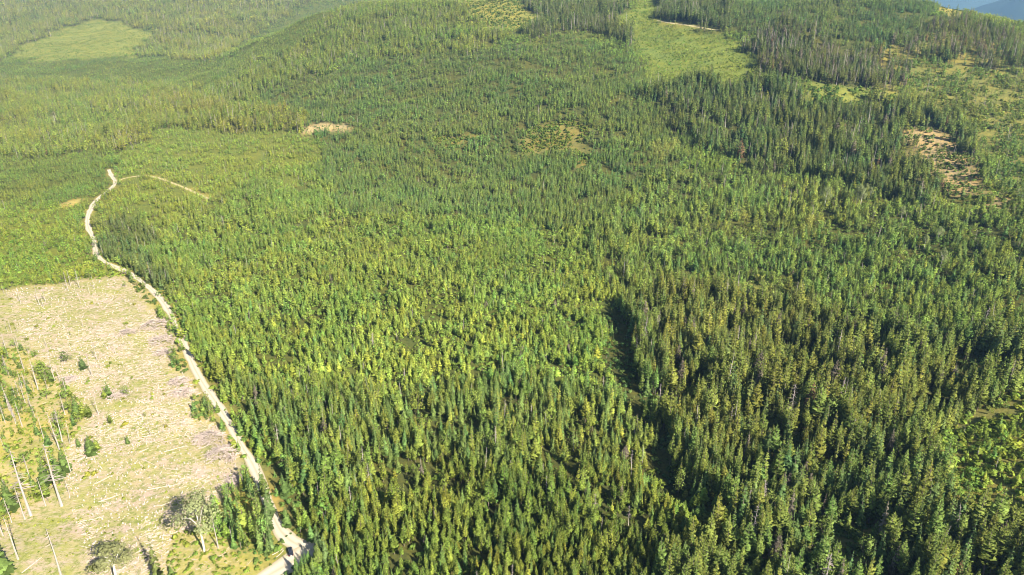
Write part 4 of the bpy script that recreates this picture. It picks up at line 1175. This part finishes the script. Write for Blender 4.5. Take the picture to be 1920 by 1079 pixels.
# loose sticks: too many to count
r = np.random.RandomState(77)
x = []; 
yy = 190 + (520 - 190) * r.rand(46000); xx = -(yy * .80) + r.rand(46000) * (yy * .55)
zz = ground(xx, yy); ppx, ppy, dd = project(xx, yy, zz)
cl = names[classify(ppx, ppy)]
pat = fbm(xx, yy, 26, 91)
kp = ((cl == 'clear_cut') & (r.rand(len(xx)) < np.clip((pat - .38) * 3.2, .05, 1)) | (np.isin(cl, ['cut_scrub', 'cut_grass']) & (r.rand(len(xx)) < .12))) & (road_dist(xx, yy) > 4) & (ppx > -60)
xx, yy = xx[kp], yy[kp]
V = []; Fc = []
for x0, y0 in zip(xx, yy):
    L = r.uniform(.6, 3.4) ; a = r.normal(.45, 1.1); w = r.uniform(.025, .075)
    dx, dy = math.cos(a) * L / 2, math.sin(a) * L / 2; nx, ny = -math.sin(a) * w, math.cos(a) * w
    V.append((x0, y0, dx, dy, nx, ny, w, r.normal(0, .12) * L / 2 * .5))
V = np.array(V)
zb = ground(V[:, 0], V[:, 1])
za = ground(V[:, 0] - V[:, 2], V[:, 1] - V[:, 3]); zc = ground(V[:, 0] + V[:, 2], V[:, 1] + V[:, 3])
verts = np.stack([
    np.stack([V[:, 0] - V[:, 2] + V[:, 4], V[:, 1] - V[:, 3] + V[:, 5], za + .02], 1), np.stack([V[:, 0] - V[:, 2] - V[:, 4], V[:, 1] - V[:, 3] - V[:, 5], za + .02], 1), np.stack([V[:, 0] - V[:, 2], V[:, 1] - V[:, 3], za + .04 + 1.8 * V[:, 6]], 1),
    np.stack([V[:, 0] + V[:, 2] + V[:, 4] * .6, V[:, 1] + V[:, 3] + V[:, 5] * .6, zc + .02 + np.abs(V[:, 7])], 1), np.stack([V[:, 0] + V[:, 2] - V[:, 4] * .6, V[:, 1] + V[:, 3] - V[:, 5] * .6, zc + .02 + np.abs(V[:, 7])], 1), np.stack([V[:, 0] + V[:, 2], V[:, 1] + V[:, 3], zc + .04 + 1.2 * V[:, 6] + np.abs(V[:, 7])], 1)], 1).reshape(-1, 3)
nb = np.arange(len(V)) * 6
faces = np.concatenate([np.stack([nb + 0, nb + 2, nb + 5, nb + 3], 1), np.stack([nb + 2, nb + 1, nb + 4, nb + 5], 1)])
me = bpy.data.meshes.new('woody_debris'); me.from_pydata(verts.tolist(), [], faces.tolist()); me.materials.append(M_SLASH); me.update()
tag(link('woody_debris', me), 'pinkish grey sticks and broken branches strewn over the clear-cut', 'woody debris', kind='stuff')

mb = MB(); r2 = random.Random(9)
yy = 190 + 330 * r.rand(9000); xx = -(yy * .80) + r.rand(9000) * (yy * .55)
zz = ground(xx, yy); ppx, ppy, dd = project(xx, yy, zz)
kp = (NAMES[classify(ppx, ppy)] == 'clear_cut') & (road_dist(xx, yy) > 5) & (ppx > -60)
for x0, y0, z0 in list(zip(xx[kp], yy[kp], zz[kp]))[:2600]:
    rr = r2.uniform(.12, .30); hh = r2.uniform(.3, .75)
    mb.tube([(x0, y0, z0 - .1), (x0 + r2.gauss(0, .03), y0 + r2.gauss(0, .03), z0 + hh)], [rr * 1.25, rr], 6, 0)
tag(link('stumps', mb.mesh('stumps', [M_SLASH])), 'small cut stumps dotted over the clear-cut', 'stumps', kind='stuff')

# ------------------------------------------------------------------ the parked car
M_PAINT = plain('dark_paint', (.018, .021, .032), .25)
M_GLASS = plain('car_glass', (.012, .014, .018), .08)
M_TYRE = plain('tyre_rubber', (.02, .02, .02), .85)
M_RIM = plain('rim_metal', (.35, .35, .36), .35, .8)
M_LAMP = plain('lamp_lens', (.65, .65, .62), .2)
M_TAIL = plain('tail_lens', (.35, .02, .02), .3)
M_TRIM = plain('black_trim', (.025, .025, .027), .6)

def car():
    b = unproject([544.5], [1037])[0]; gz = ground_z(b[0], b[1])
    root = bpy.data.objects.new('parked_car', None); C.objects.link(root)
    yaw = math.atan2(b[1], b[0]) - math.pi / 2
    root.location = (b[0], b[1], gz + .05); root.rotation_euler = (0, 0, yaw + .06)
    tag(root, 'dark blue black car parked on the gravel junction', 'car')
    # body: lower shell and cabin lofted as cross sections along y (front at +y)
    def loft(sections, mats, name):
        mb = MB()
        n = len(sections[0])
        for s in sections: mb.v += s
        for i in range(len(sections) - 1):
            for k in range(n):
                j = (k + 1) % n
                mb.f.append((i * n + k, i * n + j, (i + 1) * n + j, (i + 1) * n + k)); mb.mi.append(0); mb.var.append(1)
        mb.f.append(tuple(range(n))); mb.mi.append(0); mb.var.append(1)
        mb.f.append(tuple((len(sections) - 1) * n + n - 1 - k for k in range(n))); mb.mi.append(0); mb.var.append(1)
        me = mb.mesh(name, mats, True)
        return me
    def ring(y, w, z0, z1, inset=.12):
        return [(-w, y, z0 + inset), (-w + .06, y, z0), (w - .06, y, z0), (w, y, z0 + inset), (w, y, z1 - inset), (w - inset, y, z1), (-w + inset, y, z1), (-w, y, z1 - inset)]
    lower = [ring(-2.30, .74, .42, .86), ring(-2.20, .86, .32, 1.02), ring(-1.2, .92, .28, 1.06), ring(0, .93, .28, 1.05), ring(1.0, .92, .28, 1.04), ring(1.55, .90, .28, 1.00), ring(2.15, .84, .32, .88), ring(2.28, .72, .42, .74)]
    body = link('body', loft(lower, [M_PAINT], 'car_body'), root)
    roof = [ring(-2.02, .70, 1.05, 1.10, .02), ring(-1.72, .66, 1.03, 1.60, .06), ring(-.8, .66, 1.03, 1.68, .06), ring(.25, .65, 1.03, 1.65, .06), ring(1.12, .72, 1.02, 1.08, .02)]
    link('cabin', loft(roof, [M_PAINT], 'car_cabin'), root)
    def quad(name, pts, m):
        mb = MB(); mb.face(pts)
        c = sum((Vector(p) for p in pts), Vector()) / 4
        nrm = (Vector(pts[1]) - Vector(pts[0])).cross(Vector(pts[2]) - Vector(pts[0])).normalized()
        mb.face([Vector(p) - nrm * .02 for p in reversed(pts)])
        return link(name, mb.mesh(name, [m]), root)
    quad('windscreen', [(-.60, 1.08, 1.115), (.60, 1.08, 1.115), (.56, .34, 1.64), (-.56, .34, 1.64)], M_GLASS)
    quad('rear_window', [(.58, -2.02, 1.14), (-.58, -2.02, 1.14), (-.56, -1.79, 1.54), (.56, -1.79, 1.54)], M_GLASS)
    for s in (-1, 1):
        for (y0, y1, t0, t1) in ((-.95, -.05, -.90, -.08), (.05, .90, .05, .38), (-1.75, -1.05, -1.62, -1.02)):
            pts = [(s * .735, y0, 1.10), (s * .735, y1, 1.10), (s * .69, t1, 1.56), (s * .69, t0, 1.56)]
            if s < 0: pts = pts[::-1]
            quad('side_window', pts, M_GLASS)
        mb = MB(); mb.box((s * .72 - .09, 2.10, .70), (s * .72 + .09, 2.24, .84)); link('headlight', mb.mesh('headlight', [M_LAMP]), root)
        mb = MB(); mb.box((s * .76 - .08, -2.285, .74), (s * .76 + .08, -2.18, .96)); link('tail_light', mb.mesh('tail_light', [M_TAIL]), root)
        mb = MB(); mb.box((s * 1.0 - .09, .82, 1.02), (s * 1.0 + .09, .94, 1.16)); link('wing_mirror', mb.mesh('wing_mirror', [M_PAINT]), root)
        mb = MB(); mb.tube([(s * .56, -1.6, 1.70), (s * .56, -.7, 1.745), (s * .56, .2, 1.72)], [.025] * 3, 5, 0); link('roof_rail', mb.mesh('roof_rail', [M_RIM]), root)
        for y in (-1.42, 1.38):
            mb = MB(); mb.tube([(s * .72, y, .34), (s * .95, y, .34)], [.34, .34], 16, 0)
            w = link('wheel', mb.mesh('wheel', [M_TYRE], False), root)
            mb = MB(); mb.tube([(s * .94, y, .34), (s * .965, y, .34)], [.20, .17], 10, 0)
            link('rim', mb.mesh('rim', [M_RIM]), w)
    mb = MB(); mb.box((-.80, 2.20, .40), (.80, 2.33, .58)); mb.box((-.80, -2.37, .40), (.80, -2.24, .60)); link('bumper', mb.mesh('bumper', [M_TRIM]), root)
    mb = MB(); mb.box((-.24, -2.385, .64), (.24, -2.29, .76)); link('number_plate', mb.mesh('number_plate', [M_LAMP]), root)
car()

# ------------------------------------------------------------------ haze
lo, hi = (-16500, -600, -700), (16500, 15200, 900)
mb = MB(); mb.box(lo, hi)
m, nt, out = mat('haze')
pv = N(nt, 'ShaderNodeVolumePrincipled'); pv.inputs['Color'].default_value = (.34, .62, 1.0, 1); pv.inputs['Density'].default_value = HAZE_DENSITY; pv.inputs['Anisotropy'].default_value = .2
nt.links.new(pv.outputs[0], out.inputs['Volume'])
hz = link('haze', mb.mesh('haze', [m])); hz['kind'] = 'stuff'
tag(hz, 'thin summer haze over the distant hills', 'haze', kind='stuff')
print('trees', len(T), 'objects', len(bpy.data.objects))
